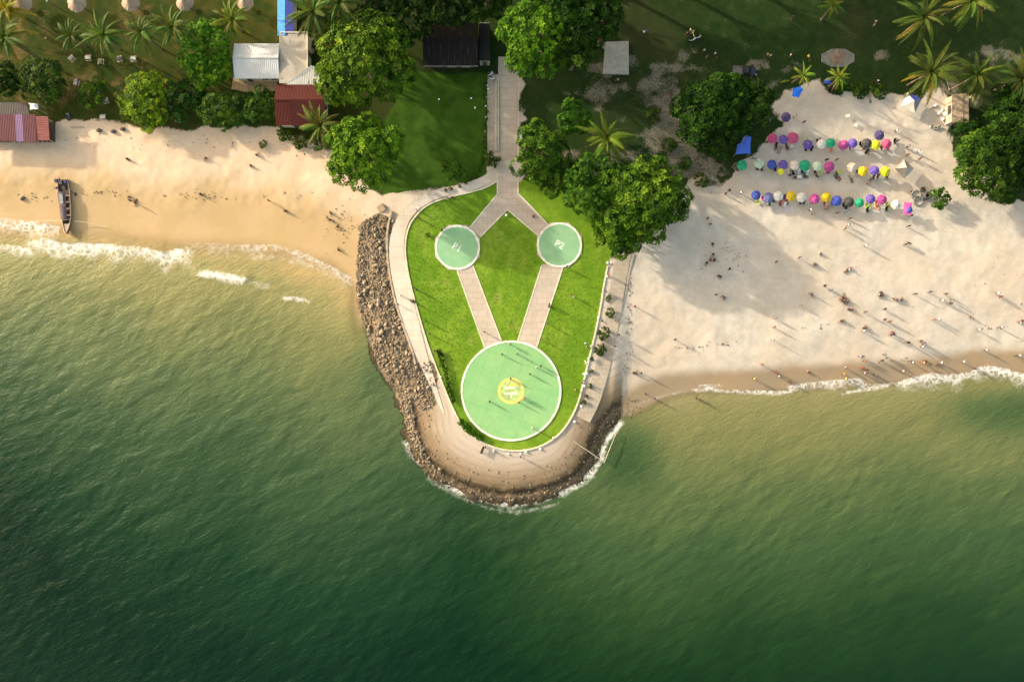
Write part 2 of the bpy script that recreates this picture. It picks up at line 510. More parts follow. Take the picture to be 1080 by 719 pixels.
# rough inland grass
gr = t.mix(t.ss(nB, .3, .7), (.009, .027, .005), (.022, .042, .008))
gr = t.mix(t.ss(nC, .4, .7, 0, .6), gr, (.030, .047, .012))
gr = t.mix(t.ss(nA, .45, .7, 0, .5), gr, (.046, .042, .017))
gr = t.mix(west, gr, t.mix(t.ss(nB, .35, .65), (.024, .042, .005), (.048, .050, .008)))
dirtc = t.mix(t.ss(nC, .3, .7), (.10, .088, .058), (.20, .178, .13))
dirtc = t.mix(west, dirtc, (.14, .095, .035))
gm = brk('grass', 1.2, .25, .8)
c = t.mix(gm, c, gr)
c = t.mix(t.math('MULTIPLY', gm, t.ss(t.math('ADD', t.attr('dirt'), t.math('ADD', t.math('MULTIPLY', t.math('SUBTRACT', nB, .5), 1.9), t.math('MULTIPLY', t.math('SUBTRACT', nC, .5), 1.2))), .22, 1.0)), c, dirtc)
lw = t.mix(t.ss(nB, .3, .7), (.024, .062, .004), (.046, .095, .008))
lw = t.mix(t.ss(nC, .45, .75, 0, .6), lw, (.042, .070, .012))
c = t.mix(brk('lawn', .4), c, lw)
hgt = t.math('ADD', t.math('MULTIPLY', nC, .5), t.math('MULTIPLY', nB, .6))
nrm = t.bump(hgt, .35, .12)
rgh = t.math('SUBTRACT', .95, t.math('MULTIPLY', wetf, .35))
MAT_GROUND = t.done(t.bsdf(c, rgh, .08, nrm))
me.materials.append(MAT_GROUND)
ground = bpy.data.objects.new('ground', me); COL.objects.link(ground); struct(ground)

_gz = F['z']; _gx = xs; _gy = ys
def gz(x, y):
    i = min(max(int(np.searchsorted(_gx, x)) - 1, 0), len(_gx) - 2); j = min(max(int(np.searchsorted(_gy, y)) - 1, 0), len(_gy) - 2)
    u = (x - _gx[i]) / (_gx[i + 1] - _gx[i]); v = (y - _gy[j]) / (_gy[j + 1] - _gy[j])
    return float((_gz[j, i] * (1 - u) + _gz[j, i + 1] * u) * (1 - v) + (_gz[j + 1, i] * (1 - u) + _gz[j + 1, i + 1] * u) * v)
def gp(px, py, lift=0.0):
    x, y = at(px, py, G); z = gz(x, y)
    x, y = at(px, py, z); return (x, y, gz(x, y) + lift)

# ------------------------------------------------------------------ the sea
wy = axis(-78, 32, .4, 900); wy = wy[wy < 60]
wx = axis(-112, 112, .4, 900)
WX, WY = np.meshgrid(wx, wy)
FW = land_fields(WX, WY)
PXw, PYw = FW['PX'], FW['PY']
dl = seg_dist(PXw, PYw, LEFTB); dr = seg_dist(PXw, PYw, RIGHTB)
# how far the water is from the two beaches sets how much sand it carries
wob = (fbm(PXw / 60, PYw / 40, 71, 4) - .5) * 46
off = np.minimum(dl * (1 + .35 * sstep(150, -50, PXw)), dr * 1.18 + 22) + wob * np.clip(np.minimum(dl, dr) / 80, 0, 1)
off = off + 30 * np.exp(-((PXw - 545) / 130) ** 2) * np.clip((PYw - 440) / 80, 0, 1) + 120 * np.exp(-((PXw - 664) / 34) ** 2 - ((PYw - 478) / 40) ** 2) + 130 * np.exp(-((PXw - 1075) / 70) ** 2 - ((PYw - 432) / 26) ** 2) + 45 * np.exp(-((PXw - 395) / 24) ** 2 - ((PYw - 400) / 50) ** 2)  # darker patches painted into the water colour; the one by the point is shade
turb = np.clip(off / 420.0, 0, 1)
depth = np.clip(-FW['z'], -1, 6)
# waves: crests run from lower left to upper right
rot = R(24)
U = WX * math.cos(rot) + WY * math.sin(rot); V = -WX * math.sin(rot) + WY * math.cos(rot)
wu = (fbm(WX / 13, WY / 13, 81, 3) - .5) * 7
wv = (fbm(WX / 9, WY / 9, 83, 3) - .5) * 6
h = (fbm((U + wu) / 6.5, (V + wv) / 2.3, 85, 3) - .5) * .46 + (fbm((U * .96 + V * .3 + wv * .5) / 2.8, (V - U * .2) / 1.1, 87, 3) - .5) * .30 + (fbm(U / 20, V / 8, 89, 2) - .5) * .25
amp = np.clip(depth / 1.1, 0, 1) * .85
Z = .02 + h * amp * .75
for (pts, wd, ht) in [([(38, 250), (110, 256), (165, 264)], 7, .28), ([(205, 288), (256, 292)], 5, .25), ([(965, 401), (1000, 397), (1036, 391), (1085, 396)], 7, .25)]:
    Z = Z + ht * np.exp(-(seg_dist(PXw, PYw, pts) / wd) ** 2)
# foam: breaker lines and swash fronts
def foam_line(pts, wfront, wback, k, back=(0, 1)):
    pts = smooth_pts(pts, 4)
    d = seg_dist(PXw, PYw, pts)
    # which side (back) of the line
    bestd = np.full(PXw.shape, 1e9); side = np.zeros(PXw.shape)
    for i in range(len(pts) - 1):
        ax, ay = pts[i]; bx, by = pts[i + 1]
        dx, dy = bx - ax, by - ay; LL = dx * dx + dy * dy + 1e-9
        tt = np.clip(((PXw - ax) * dx + (PYw - ay) * dy) / LL, 0, 1)
        ex = PXw - ax - tt * dx; ey = PYw - ay - tt * dy
        q = ex * ex + ey * ey
        m = q < bestd; bestd = np.where(m, q, bestd); side = np.where(m, ex * back[0] + ey * back[1], side)
    wd = np.where(side > 0, wback, wfront)
    wd = wd * (.35 + 1.3 * fbm(PXw / 13, PYw / 13, 95, 3))
    return k * np.exp(-(d / wd) ** 1.6)
FOAM = [
    ([(-20, 229), (0, 230), (22, 233), (48, 236)], 2.2, 16, .95, (0, 1)),
    ([(-30, 256), (0, 258), (18, 261), (26, 264)], 2.0, 9, .95, (0, 1)),
    ([(38, 252), (50, 254), (62, 257), (110, 258), (150, 262), (168, 267), (186, 263)], 2.2, 15, 1.12, (0, 1)),
    ([(205, 254), (222, 256), (250, 257), (285, 257), (315, 265), (340, 276), (366, 290)], 1.2, 15, .66, (0, 1)),
    ([(265, 268), (300, 270), (332, 280)], 6, 9, .55, (0, 1)),
    ([(209, 288), (225, 289), (240, 292), (256, 294)], 3.2, 5.0, 1.25, (0, 1)),
    ([(230, 293), (262, 296), (280, 300)], 2, 7, .5, (0, 1)),
    ([(298, 313), (312, 314), (324, 317)], 2, 5, .92, (0, 1)),
    ([(180, 262), (206, 258)], 1.2, 6, .62, (0, 1)),
    ([(60, 275), (120, 280), (170, 276)], 3, 7, .34, (0, 1)),
    ([(732, 411), (744, 411), (752, 409), (762, 412), (800, 413), (826, 414), (845, 410)], 1.6, 3.4, .95, (0, 1)),
    ([(739, 406), (752, 405), (764, 406)], 1.4, 4, .75, (0, 1)),
    ([(670, 428), (690, 421), (712, 415), (732, 412)], 1.4, 2.6, .55, (0, 1)),
    ([(838, 407), (868, 404), (890, 402), (908, 400), (914, 405)], 2.0, 9, .92, (0, 1)),
    ([(893, 415), (920, 410), (940, 407)], 1.3, 3, .85, (0, 1)),
    ([(915, 407), (940, 405), (962, 402)], 1.3, 4, .6, (0, 1)),
    ([(958, 402), (985, 396), (1005, 397), (1028, 393), (1044, 387), (1062, 390), (1085, 395), (1110, 397)], 2.2, 12, 1.05, (0, 1)),
    ([(428, 466), (436, 480), (448, 494), (466, 508), (486, 520), (508, 528), (540, 532), (566, 528)], 2.6, 5.0, .92, (-.3, 1)),
    ([(540, 532), (566, 528), (590, 521), (608, 514), (622, 502), (632, 490)], 3.2, 5.4, .95, (.3, 1)),
    ([(634, 488), (638, 474), (644, 462), (652, 452), (655, 447)], 4, 4, 1.1, (1, .4)),
    ([(392, 346), (398, 362), (406, 378), (412, 390)], 5, 6, .95, (-1, .5)),
    ([(450, 505), (470, 518), (500, 532), (530, 540), (556, 540), (590, 532)], 2.5, 5, .5, (0, 1)),
]
foam = np.zeros(PXw.shape)
for f in FOAM: foam = np.maximum(foam, foam_line(*f))
foam = foam * (1 - .30 * sstep(.50, .64, fbm(PXw / 34, PYw / 20, 131, 3)) * sstep(560, 380, PXw))
sea_me, used = grid_mesh('sea', wx, wy, Z, keep=(FW['z'] < .35) | (PYw > 560))
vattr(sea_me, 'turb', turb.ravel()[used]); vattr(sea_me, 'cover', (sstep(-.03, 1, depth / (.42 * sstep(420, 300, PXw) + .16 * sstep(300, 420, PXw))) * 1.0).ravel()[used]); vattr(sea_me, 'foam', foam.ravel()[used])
vattr(sea_me, 'west', sstep(640, 380, PXw).ravel()[used])
t = NT('sea')
p = t.pos()
pr = t.map(p, (1, 1, 1), (0, 0, -rot))
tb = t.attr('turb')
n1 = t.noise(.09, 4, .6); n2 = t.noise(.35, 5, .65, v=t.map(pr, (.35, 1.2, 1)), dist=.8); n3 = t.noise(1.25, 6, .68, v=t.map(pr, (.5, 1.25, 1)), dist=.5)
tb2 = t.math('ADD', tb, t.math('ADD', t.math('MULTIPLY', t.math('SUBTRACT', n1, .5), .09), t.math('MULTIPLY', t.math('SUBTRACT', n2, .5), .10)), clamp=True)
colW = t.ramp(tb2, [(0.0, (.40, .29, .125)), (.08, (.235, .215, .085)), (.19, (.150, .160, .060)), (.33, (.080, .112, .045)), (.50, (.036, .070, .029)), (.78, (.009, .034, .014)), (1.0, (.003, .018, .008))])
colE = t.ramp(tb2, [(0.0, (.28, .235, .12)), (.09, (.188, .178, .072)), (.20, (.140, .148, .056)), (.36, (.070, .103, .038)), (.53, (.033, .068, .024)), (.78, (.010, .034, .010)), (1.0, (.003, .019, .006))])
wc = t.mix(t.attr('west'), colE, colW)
fm = t.attr('foam')
nf = t.noise(1.1, 7, .75)
warp = t.node('ShaderNodeTexNoise'); t.put(warp.inputs['Vector'], p); warp.inputs['Scale'].default_value = .9; warp.inputs['Detail'].default_value = 4
va = t.node('ShaderNodeVectorMath', operation='ADD'); t.put(va.inputs[0], p)
vs = t.node('ShaderNodeVectorMath', operation='SCALE'); t.put(vs.inputs[0], warp.outputs[1]); vs.inputs['Scale'].default_value = 1.6
t.put(va.inputs[1], vs.outputs[0])
l1 = t.ss(t.voro(.55, 'DISTANCE_TO_EDGE', v=va.outputs[0]), .02, .20, 1, 0)
l2 = t.ss(t.voro(1.3, 'DISTANCE_TO_EDGE', v=va.outputs[0]), .02, .22, 1, 0)
lace = t.math('MAXIMUM', l1, t.math('MULTIPLY', l2, .7))
thick = t.ss(t.math('ADD', fm, t.math('MULTIPLY', t.math('SUBTRACT', nf, .5), 1.4)), .84, 1.25)
sheet = t.math('MULTIPLY', t.ss(t.math('ADD', fm, t.math('MULTIPLY', t.math('SUBTRACT', nf, .5), 1.0)), .22, .95), t.math('ADD', t.math('MULTIPLY', lace, .66), .05))
fmask = t.math('MULTIPLY', t.math('MAXIMUM', t.math('MULTIPLY', thick, .95), sheet), t.ss(fm, .03, .14))
hb = t.math('ADD', t.math('MULTIPLY', n3, .5), t.math('MULTIPLY', t.noise(4.5, 4, .6, v=t.map(pr, (.6, 1.2, 1))), .16))
nrm = t.bump(hb, .95, .42)
water = t.bsdf(wc, .25, .10, nrm, ior=1.33)
foamb = t.bsdf((.80, .76, .68), .7, .2, t.bump(nf, .5, .2))
tr = t.node('ShaderNodeBsdfTransparent').outputs[0]
al = t.ss(t.math('ADD', t.attr('cover'), t.math('MULTIPLY', t.math('SUBTRACT', n2, .5), .25)), .0, .95)
mx = t.node('ShaderNodeMixShader'); t.put(mx.inputs[0], al); t.put(mx.inputs[1], tr); t.put(mx.inputs[2], water)
mf = t.node('ShaderNodeMixShader'); t.put(mf.inputs[0], fmask); t.put(mf.inputs[1], mx.outputs[0]); t.put(mf.inputs[2], foamb)
sea_me.materials.append(t.done(mf.outputs[0]))
sea = bpy.data.objects.new('sea', sea_me); COL.objects.link(sea); struct(sea)

# ------------------------------------------------------------------ lawns, paths, landing pads
def P2(pts): return [at(a, b) for a, b in pts]
t = NT('lawn_grass')
nA = t.noise(.16, 4, .6); nB = t.noise(.9, 5, .65); nC = t.noise(5.0, 4, .7)
c = t.mix(t.ss(nA, .35, .65), (.128, .232, .014), (.185, .290, .024))
c = t.mix(t.ss(nB, .35, .7, 0, .65), c, (.085, .165, .009))
c = t.mix(t.ss(nC, .5, .75, 0, .55), c, (.19, .27, .03))
c = t.mix(t.ss(t.noise(.3, 6, .75), .54, .72, 0, .75), c, (.24, .24, .06))
c = t.mix(t.ss(t.noise(.11, 4, .6), .48, .64, 0, .6), c, (.085, .185, .010))
c = t.mix(t.ss(t.noise(1.8, 5, .75, v=t.map(t.pos(), (1, .3, 1), (0, 0, .5))), .60, .74, 0, .6), c, (.27, .26, .10))
M_LAWN = t.done(t.bsdf(c, .95, .05, t.bump(t.math('ADD', nC, t.math('MULTIPLY', nB, .6)), .32, .10)))
lawn = MB().prism(P2(LAWN_POLY), G - .3, G + .035).build('lawn', M_LAWN); struct(lawn)

def paving(name, base, dark, slab=1.3):
    t = NT(name)
    nA = t.noise(.25, 5, .65); nB = t.noise(2.2, 5, .65); nC = t.noise(9, 3, .6)
    c = t.mix(t.ss(nA, .35, .68), base, dark)
    c = t.mix(t.ss(nB, .45, .75, 0, .5), c, tuple(x * .72 for x in base))
    br = t.node('ShaderNodeTexBrick'); t.put(br.inputs['Vector'], t.objco())
    br.inputs['Color1'].default_value = (1, 1, 1, 1); br.inputs['Color2'].default_value = (.93, .92, .90, 1); br.inputs['Mortar'].default_value = (.68, .64, .58, 1)
    br.inputs['Scale'].default_value = 1.0; br.inputs['Mortar Size'].default_value = .03; br.inputs['Brick Width'].default_value = slab * 1.6; br.inputs['Row Height'].default_value = slab
    c = t.mix(1.0, c, br.outputs[0], 'MULTIPLY')
    return t.done(t.bsdf(c, .88, .2, t.bump(t.math('ADD', nB, nC), .25, .04)))
M_PATH = paving('path_slabs', (.50, .41, .32), (.44, .37, .29))
M_PROM = paving('promenade_concrete', (.62, .535, .43), (.54, .455, .35), 2.2)
M_PROM2 = paving('old_promenade', (.40, .34, .26), (.32, .28, .215), 1.0)
M_KERB = simple('kerb_stone', (.62, .56, .40), .85, .25, 2.0)
M_WHITE = simple('white_paint', (.74, .70, .58), .75, .38, 1.6)
M_CONC = simple('grey_concrete', (.26, .24, .205), .9, .3, 1.2, bump=.2)

def path(name, pts, z, m=M_PATH, kerb=True):
    poly = P2(pts)
    o = MB().prism(poly, G - .3, z).build(name, m); struct(o)
    return o
path('path', [(525.5, 60), (546, 60), (546, 203.5), (579, 238), (568, 249), (535, 221), (506.5, 250.5), (495.5, 240), (524.5, 205)], G + .07)
path('path', [(482, 283), (499, 279), (530, 362), (511, 367)], G + .075)
path('path', [(571, 279), (594, 279), (565.5, 367), (545, 362)], G + .075)
path('path', [(514, 84), (522.5, 84), (522.5, 158), (519, 172), (514, 176)], G + .06, M_PROM2)
kb = MB()
for pts in ([(524.5, 205), (495.5, 240)], [(535, 221), (506.5, 250)], [(546, 203.5), (579, 238)], [(535, 221), (568, 249)],
            [(482, 285), (511, 366)], [(499, 281), (529.5, 361)], [(571, 281), (545.5, 361)], [(594, 281), (566, 366)], [(524.6, 165), (524.6, 204)], [(546.4, 150), (546.4, 203)]):
    kb.ribbon(P2(pts), .13, G - .2, G + .11)
struct(kb.build('kerb', M_KERB))
# kerb round the lawn of the point
edge = P2(LAWN_EDGE[:-12])
struct(MB().ribbon(edge, .16, G - .3, G + .17).build('kerb', M_KERB))
# promenade along the western side, then merging with the apron
pl = smooth_pts([(518, 187), (503, 194), (484, 200), (465, 203.5), (447, 211), (433, 221), (423, 236), (418.5, 256), (419, 276), (424, 303), (431, 332), (440, 361), (449, 386), (459, 412), (468, 436)], 5)
nP = len(pl)
wl = [(.95 + .75 * min(1, max(0, i / nP - .25) * 3)) for i in range(nP)]
wl = [q if i < nP * .72 else q * max(.12, 1 - .95 * (i / nP - .72) / .27) for i, q in enumerate(wl)]
struct(MB().ribbon(P2(pl), wl, G - .5, [G + .05 if i < nP * .74 else G + .05 - .10 * (i / nP - .74) / .22 for i in range(nP)]).build('promenade', M_PROM))
# eastern promenade: grey paving inside, pale wall walk outside
pe = smooth_pts([(660, 262), (655, 282), (651, 305), (647, 330), (642, 355), (637, 380), (631, 403), (624, 424), (615, 442)], 5)
struct(MB().ribbon(P2(pe), 1.55, G - .4, G + .045).build('promenade', M_PROM2))
we = smooth_pts([(668, 268), (663, 290), (658, 318), (653, 345), (648.5, 372), (646.5, 396), (645.5, 408)], 4)
wall = MB().ribbon(P2(we), .22, -.4, [G + .10 - .022 * i for i in range(len(we))]).build('seawall', simple('seawall_concrete', (.36, .31, .245), .9, .3, 1.5, bump=.2))
tag(wall, 'low pale concrete wall between the grey promenade and the right-hand beach', 'sea wall')
ww = smooth_pts([(413, 222), (409, 240), (408, 262), (411, 290), (417, 318), (426, 346), (434, 368), (438, 384)], 4)
wall = MB().ribbon(P2(ww), .20, -.2, G + .12).build('seawall', simple('old_seawall', (.44, .34, .23), .9, .35, 1.2, bump=.3))
tag(wall, 'weathered tan wall holding the pale promenade above the left-hand boulders', 'sea wall')

t = NT('green_pad_paint')
nA = t.noise(.35, 5, .65); nB = t.noise(1.8, 5, .7); nC = t.noise(7, 3, .6)
c = t.mix(t.ss(nA, .35, .65), (.20, .40, .155), (.245, .43, .17))
c = t.mix(t.ss(nB, .5, .75, 0, .5), c, (.26, .42, .18))
c = t.mix(t.ss(t.noise(.5, 7, .8), .56, .72, 0, .55), c, (.36, .42, .27))
c = t.mix(t.ss(t.noise(.22, 5, .7), .5, .66, 0, .55), c, (.185, .385, .155))
c = t.mix(t.ss(t.noise(1.2, 6, .8, v=t.map(t.pos(), (.2, 1, 1), (0, 0, .45))), .60, .74, 0, .45), c, (.12, .24, .11))
sx = t.node('ShaderNodeSeparateXYZ'); t.put(sx.inputs[0], t.map(t.pos(), (1, 1, 1), (0, 0, .35)))
jx = t.math('MINIMUM', t.math('PINGPONG', sx.outputs[0], 1.9), t.math('PINGPONG', sx.outputs[1], 1.9))
c = t.mix(t.ss(jx, .0, .07, .55, 0), c, (.13, .25, .12))
M_PAD = t.done(t.bsdf(c, .8, .15, t.bump(nC, .12, .02)))
t = NT('green_pad_paint_pale')
nA = t.noise(.5, 5, .65); nB = t.noise(2.2, 5, .7)
c = t.mix(t.ss(nA, .35, .65), (.20, .40, .20), (.25, .42, .22))
c = t.mix(t.ss(nB, .5, .75, 0, .6), c, (.30, .39, .25))
c = t.mix(t.ss(t.noise(.8, 6, .8), .55, .72, 0, .6), c, (.17, .31, .17))
M_PAD2 = t.done(t.bsdf(c, .75, .25, t.bump(nB, .12, .02)))
M_YEL = simple('yellow_paint', (.66, .56, .12), .7, .25, 3.0)
M_YELP = simple('pale_yellow_paint', (.36, .47, .17), .7, .4, 1.5)
M_RED = simple('red_paint', (.55, .12, .05), .7, .3, 4.0)
M_WMARK = simple('white_marking', (.74, .75, .62), .75, .4, 2.5)

def disc(r, z0, z1, seg=96):
    m = MB(); m.prism([(r * math.cos(2 * math.pi * k / seg), r * math.sin(2 * math.pi * k / seg)) for k in range(seg)], z0, z1); return m
def ring(r0, r1, z0, z1, seg=96):
    m = MB(); m.ribbon([((r0 + r1) / 2 * math.cos(2 * math.pi * k / seg), (r0 + r1) / 2 * math.sin(2 * math.pi * k / seg)) for k in range(seg)], (r1 - r0) / 2, z0, z1, closed=True); return m
def text_mesh(txt, size, h=.012):
    cu = bpy.data.curves.new('lettering', 'FONT'); cu.body = txt; cu.size = size; cu.align_x = 'CENTER'; cu.align_y = 'CENTER'
    cu.extrude = h / 2; cu.offset = .025
    o = bpy.data.objects.new('lettering', cu); COL.objects.link(o)
    bpy.context.view_layer.update()
    me = bpy.data.meshes.new_from_object(o.evaluated_get(bpy.context.evaluated_depsgraph_get()))
    bpy.data.objects.remove(o); bpy.data.curves.remove(cu)
    return me
def pad(name, label, px, py, r, m, octagon=False):
    x, y = at(px, py)
    th = thing(name, label, 'helipad', (x, y, G))
    if octagon:
        o8 = [(r * 1.075 * math.cos(R(22.5 + 45 * k)), r * 1.075 * math.sin(R(22.5 + 45 * k))) for k in range(8)]
        MB().prism(o8, -.3, .10).build('paved_base', M_PATH, th)
    disc(r - .42, -.3, .16).build('green_surface', m, th)
    ring(r - .42, r, -.3, .19).build('white_rim', M_WHITE, th)
    return th
hp = pad('helipad', 'large mint green round landing pad with a white rim and yellow emblem', 539, 412, 10.6, M_PAD)
ring(2.3, 2.78, .15, .168, 64).build('yellow_ring', M_YEL, hp)
disc(2.3, .15, .164, 64).build('emblem_ground', M_YELP, hp)
em = MB()
em.prism([(-1.55, .45), (.95, .42), (.95, .85), (-1.55, .9)], .16, .178)
em.prism([(-1.4, -.78), (1.45, -.74), (1.45, -.30), (-1.4, -.34)], .16, .178)
em.prism([(-.12, -1.45), (.2, -1.45), (.2, -.78), (-.12, -.78)], .16, .178)
em.build('emblem_bars', simple('worn_white_marking', (.74, .72, .46), .7, .35, 2.0), hp)
MB().prism([(-.5, 1.03), (1.5, 1.03), (.2, 2.0)], .16, .181).build('emblem_peak', M_YEL, hp)
sq = MB()
h1 = pad('helipad', 'smaller green round pad lettered P1 with a white rim on the left', 482.5, 261, 4.75, M_PAD2, True)
tm = text_mesh('P1', 2.0); tm.materials.append(M_WMARK)
part('lettering', tm, h1, loc=(-.1, -.05, .166), rot=(0, 0, R(-27)))
h2 = pad('helipad', 'smaller green round pad lettered P2 with a white rim on the right', 590, 258.5, 4.75, M_PAD2, True)
tm = text_mesh('P2', 2.0); tm.materials.append(M_WMARK)
part('lettering', tm, h2, loc=(0, 0, .166), rot=(0, 0, R(-27)))

# low walls and rails of the way down from the road
for (x0, y0, y1, lab) in [(523.2, 84, 160, 'low grey wall along the narrow side walk of the central path'), (525.4, 80, 160, 'low grey wall along the left edge of the wide central path')]:
    o = MB().ribbon(P2([(x0, y0), (x0, y1)]), .09, G - .2, G + .42).build('garden_wall', M_KERB); tag(o, lab, 'wall')
fx, fy0 = at(546.6, 76); _, fy1 = at(546.6, 138)
fe = thing('railing', 'thin pale post and rail fence along the right edge of the central path', 'fence', (fx, fy1, G))
ra = MB()
for zz in (.55, 1.0): ra.tube([(0, 0, zz), (0, fy0 - fy1, zz)], .035, 6)
ra.build('rail', M_WHITE, fe)
pm_ = MB().box((0, 0, .55), (.10, .10, 1.1)).mesh('post', M_WHITE)
for k in range(9): part('post', pm_, fe, loc=(0, (fy0 - fy1) * k / 8, 0))

# steps down to the sand beside the left promenade
M_STEP = simple('worn_step', (.36, .27, .17), .9, .35, 1.5, bump=.2)
st = thing('beach_steps', 'short flight of tan steps from the promenade down to the left beach', 'steps', at(404, 218) + (.2,), R(28))
for k in range(5): MB().box((-.38 * k, 0, 1.02 - .17 * k), (.42, 1.5, .7)).build('step', M_STEP, st)

# concrete remains: slab and octagon in the rough grass
x, y = at(650, 62); o = MB()
o.prism([(-2.5, 3.4), (2.55, 3.55), (2.6, -3.45), (-2.9, -3.3), (-2.5, 1.0), (-2.45, 2.0), (-2.9, 2.2), (-2.9, 2.9)], -.2, .32)
t = NT('stained_slab'); nB = t.noise(1.1, 6, .7); nC = t.noise(3.4, 4, .6)
c = t.mix(t.ss(nB, .38, .66), (.36, .35, .295), (.29, .28, .235)); c = t.mix(t.ss(nC, .62, .74, 0, .85), c, (.10, .10, .075))
M_SLAB = t.done(t.bsdf(c, .9, .2, t.bump(nC, .2, .04)))
o = o.build('concrete_slab', M_SLAB, loc=(x, y, G)); tag(o, 'pale stained concrete slab lying in the dark grass right of the tall trees', 'slab')
x, y = at(883.5, 61.5)
bs = thing('round_platform', 'pale eight sided concrete platform with a bare earth middle in the grass', 'platform', (x, y, G))
o8 = [(3.75 * math.cos(R(22.5 + 45 * k)), 2.05 * math.sin(R(22.5 + 45 * k))) for k in range(8)]
M_OCT = simple('octagon_concrete', (.17, .165, .13), .9, .3, 1.0)
MB().prism(o8, -.2, .16).build('platform_slab', M_OCT, bs)
ob = MB(); ob.lathe([(1.6, .15), (1.3, .24), (.7, .31), (.02, .34)], 18, wob=lambda k, i: 1 + .25 * math.sin(k * 1.7) + .1 * math.sin(k * 5.1)); 
ob.build('earth_mound', simple('earth', (.20, .14, .09), .95, .4, 2.0), bs, smooth=True)

# pole and pipe on the seaward side of the point
M_POLE = simple('weathered_wood', (.40, .33, .25), .85, .3, 4.0)
a = at(605, 465); b = at(637.5, 487, .9)
o = MB().tube([(a[0], a[1], G + .12), ((a[0] + b[0]) / 2, (a[1] + b[1]) / 2, 1.45), (b[0], b[1], 1.0)], [.13, .12, .10], 8).build('fallen_pole', M_POLE)
tag(o, 'long pale pole lying across the dark rocks at the lower right of the point', 'pole')
a = at(637, 488, .8); b = at(650, 456, .7)
o = MB().tube([(a[0], a[1], .9), (b[0], b[1], .75)], [.09, .07], 8).build('fallen_pole', M_POLE)
tag(o, 'pale pole standing out of the foam where sea meets the right beach', 'pole')

# ------------------------------------------------------------------ buildings
def metal_roof(name, col, pitch=.33, dirt=.3, axis_=0, rust=(.25, .14, .07)):
    t = NT(name); v = t.objco()
    s = t.node('ShaderNodeSeparateXYZ'); t.put(s.inputs[0], v)
    wv = t.math('SINE', t.math('MULTIPLY', s.outputs[axis_], 2 * math.pi / pitch))
    nB = t.noise(.7, 5, .65, v=v); nS = t.noise(1.0, 5, .7, v=t.map(v, (4, .35, 1) if axis_ == 0 else (.35, 4, 1)))
    c = t.mix(t.ss(nB, .4, .7, 0, dirt), col, tuple(q * .6 for q in col))
    c = t.mix(t.ss(nS, .52, .74, 0, dirt), c, rust)
    return t.done(t.bsdf(c, .7, .12, t.bump(wv, .35, .05)))
M_WALLP = simple('plaster_wall', (.55, .48, .36), .9, .25, 1.0)
M_METAL0 = simple('door_metal', (.4, .38, .34), .4)
M_DARKW = simple('dark_timber', (.06, .045, .035), .8, .3, 3.0)
def gable(mb, x0, x1, y0, y1, ze, zr, ridge='x', th=.12, ymid=None):
    """two roof planes, ridge along x"""
    ym = (y0 + y1) / 2 if ymid is None else ymid
    for (a, za, b, zb) in ((y0, ze, ym, zr), (ym, zr, y1, ze)):
        V = [(x0, a, za), (x1, a, za), (x1, b, zb), (x0, b, zb), (x0, a, za - th), (x1, a, za - th), (x1, b, zb - th), (x0, b, zb - th)]
        mb.add(V, [(0, 1, 2, 3), (7, 6, 5, 4), (0, 4, 5, 1), (1, 5, 6, 2), (2, 6, 7, 3), (3, 7, 4, 0)])
    return mb
def bld(name, label, px0, py0, px1, py1, h, cat='building'):
    """returns thing at the middle plus half sizes, corner pixels taken at roof height h"""
    cx, cy = at((px0 + px1) / 2, (py0 + py1) / 2, G + h)
    k = PXM * (D - h) / D
    return thing(name, label, cat, (cx, cy, G)), (px1 - px0) / 2 * k, (py1 - py0) / 2 * k
def walls(th, hx, hy, h, inset=.35, m=None, opens=()):
    """four walls with door and window parts on the outside"""
    m = m or M_WALLP
    o = MB(); x, y = hx - inset, hy - inset
    o.box((0, y - .075, h / 2), (2 * x, .15, h)); o.box((0, -y + .075, h / 2), (2 * x, .15, h))
    o.box((x - .075, 0, h / 2), (.15, 2 * y - .3, h)); o.box((-x + .075, 0, h / 2), (.15, 2 * y - .3, h))
    o.build('wall', m, th)
    for (side, u, w_, h_, zb, nm) in opens:
        q = MB()
        if side == 's': c_ = (u, -y - .02, zb + h_ / 2); dd = (w_, .08, h_)
        elif side == 'e': c_ = (x + .02, u, zb + h_ / 2); dd = (.08, w_, h_)
        else: c_ = (-x - .02, u, zb + h_ / 2); dd = (.08, w_, h_)
        q.box(c_, dd); pw = q.build(nm, M_DARKW, th)
        e = MB()
        if side == 's':
            if nm == 'door': e.box((c_[0] + w_ * .38, c_[1] - .07, zb + 1.0), (.06, .06, .14)); e.build('handle', M_METAL0, pw)
            else: e.box((c_[0], c_[1] - .05, zb - .05), (w_ + .2, .12, .08)); e.build('sill', M_KERB, pw)
        else:
            sg_ = 1 if side == 'e' else -1
            if nm == 'door': e.box((c_[0] + sg_ * .07, c_[1] + w_ * .38, zb + 1.0), (.06, .06, .14)); e.build('handle', M_METAL0, pw)
            else: e.box((c_[0] + sg_ * .05, c_[1], zb - .05), (.12, w_ + .2, .08)); e.build('sill', M_KERB, pw)

# white shed
th, hx, hy = bld('beach_house', 'long white metal roofed house beside the beige terrace', 246, 45, 294, 82, 3.4, 'house')
gable(MB(), -hx, hx, -hy, hy, 2.9, 3.7, ymid=.35).build('roof', metal_roof('white_roof', (.54, .53, .49), .4, .15), th)
MB().box((0, .35, 3.74), (2 * hx, .28, .06)).build('ridge_cap', simple('ridge_metal', (.45, .44, .40), .5), th)
walls(th, hx, hy, 2.75, .5, None, [('s', -2.2, 1.0, 2.0, .05, 'door'), ('s', 1.2, 1.3, 1.0, 1.0, 'window'), ('s', 3.0, 1.0, 1.0, 1.0, 'window')])
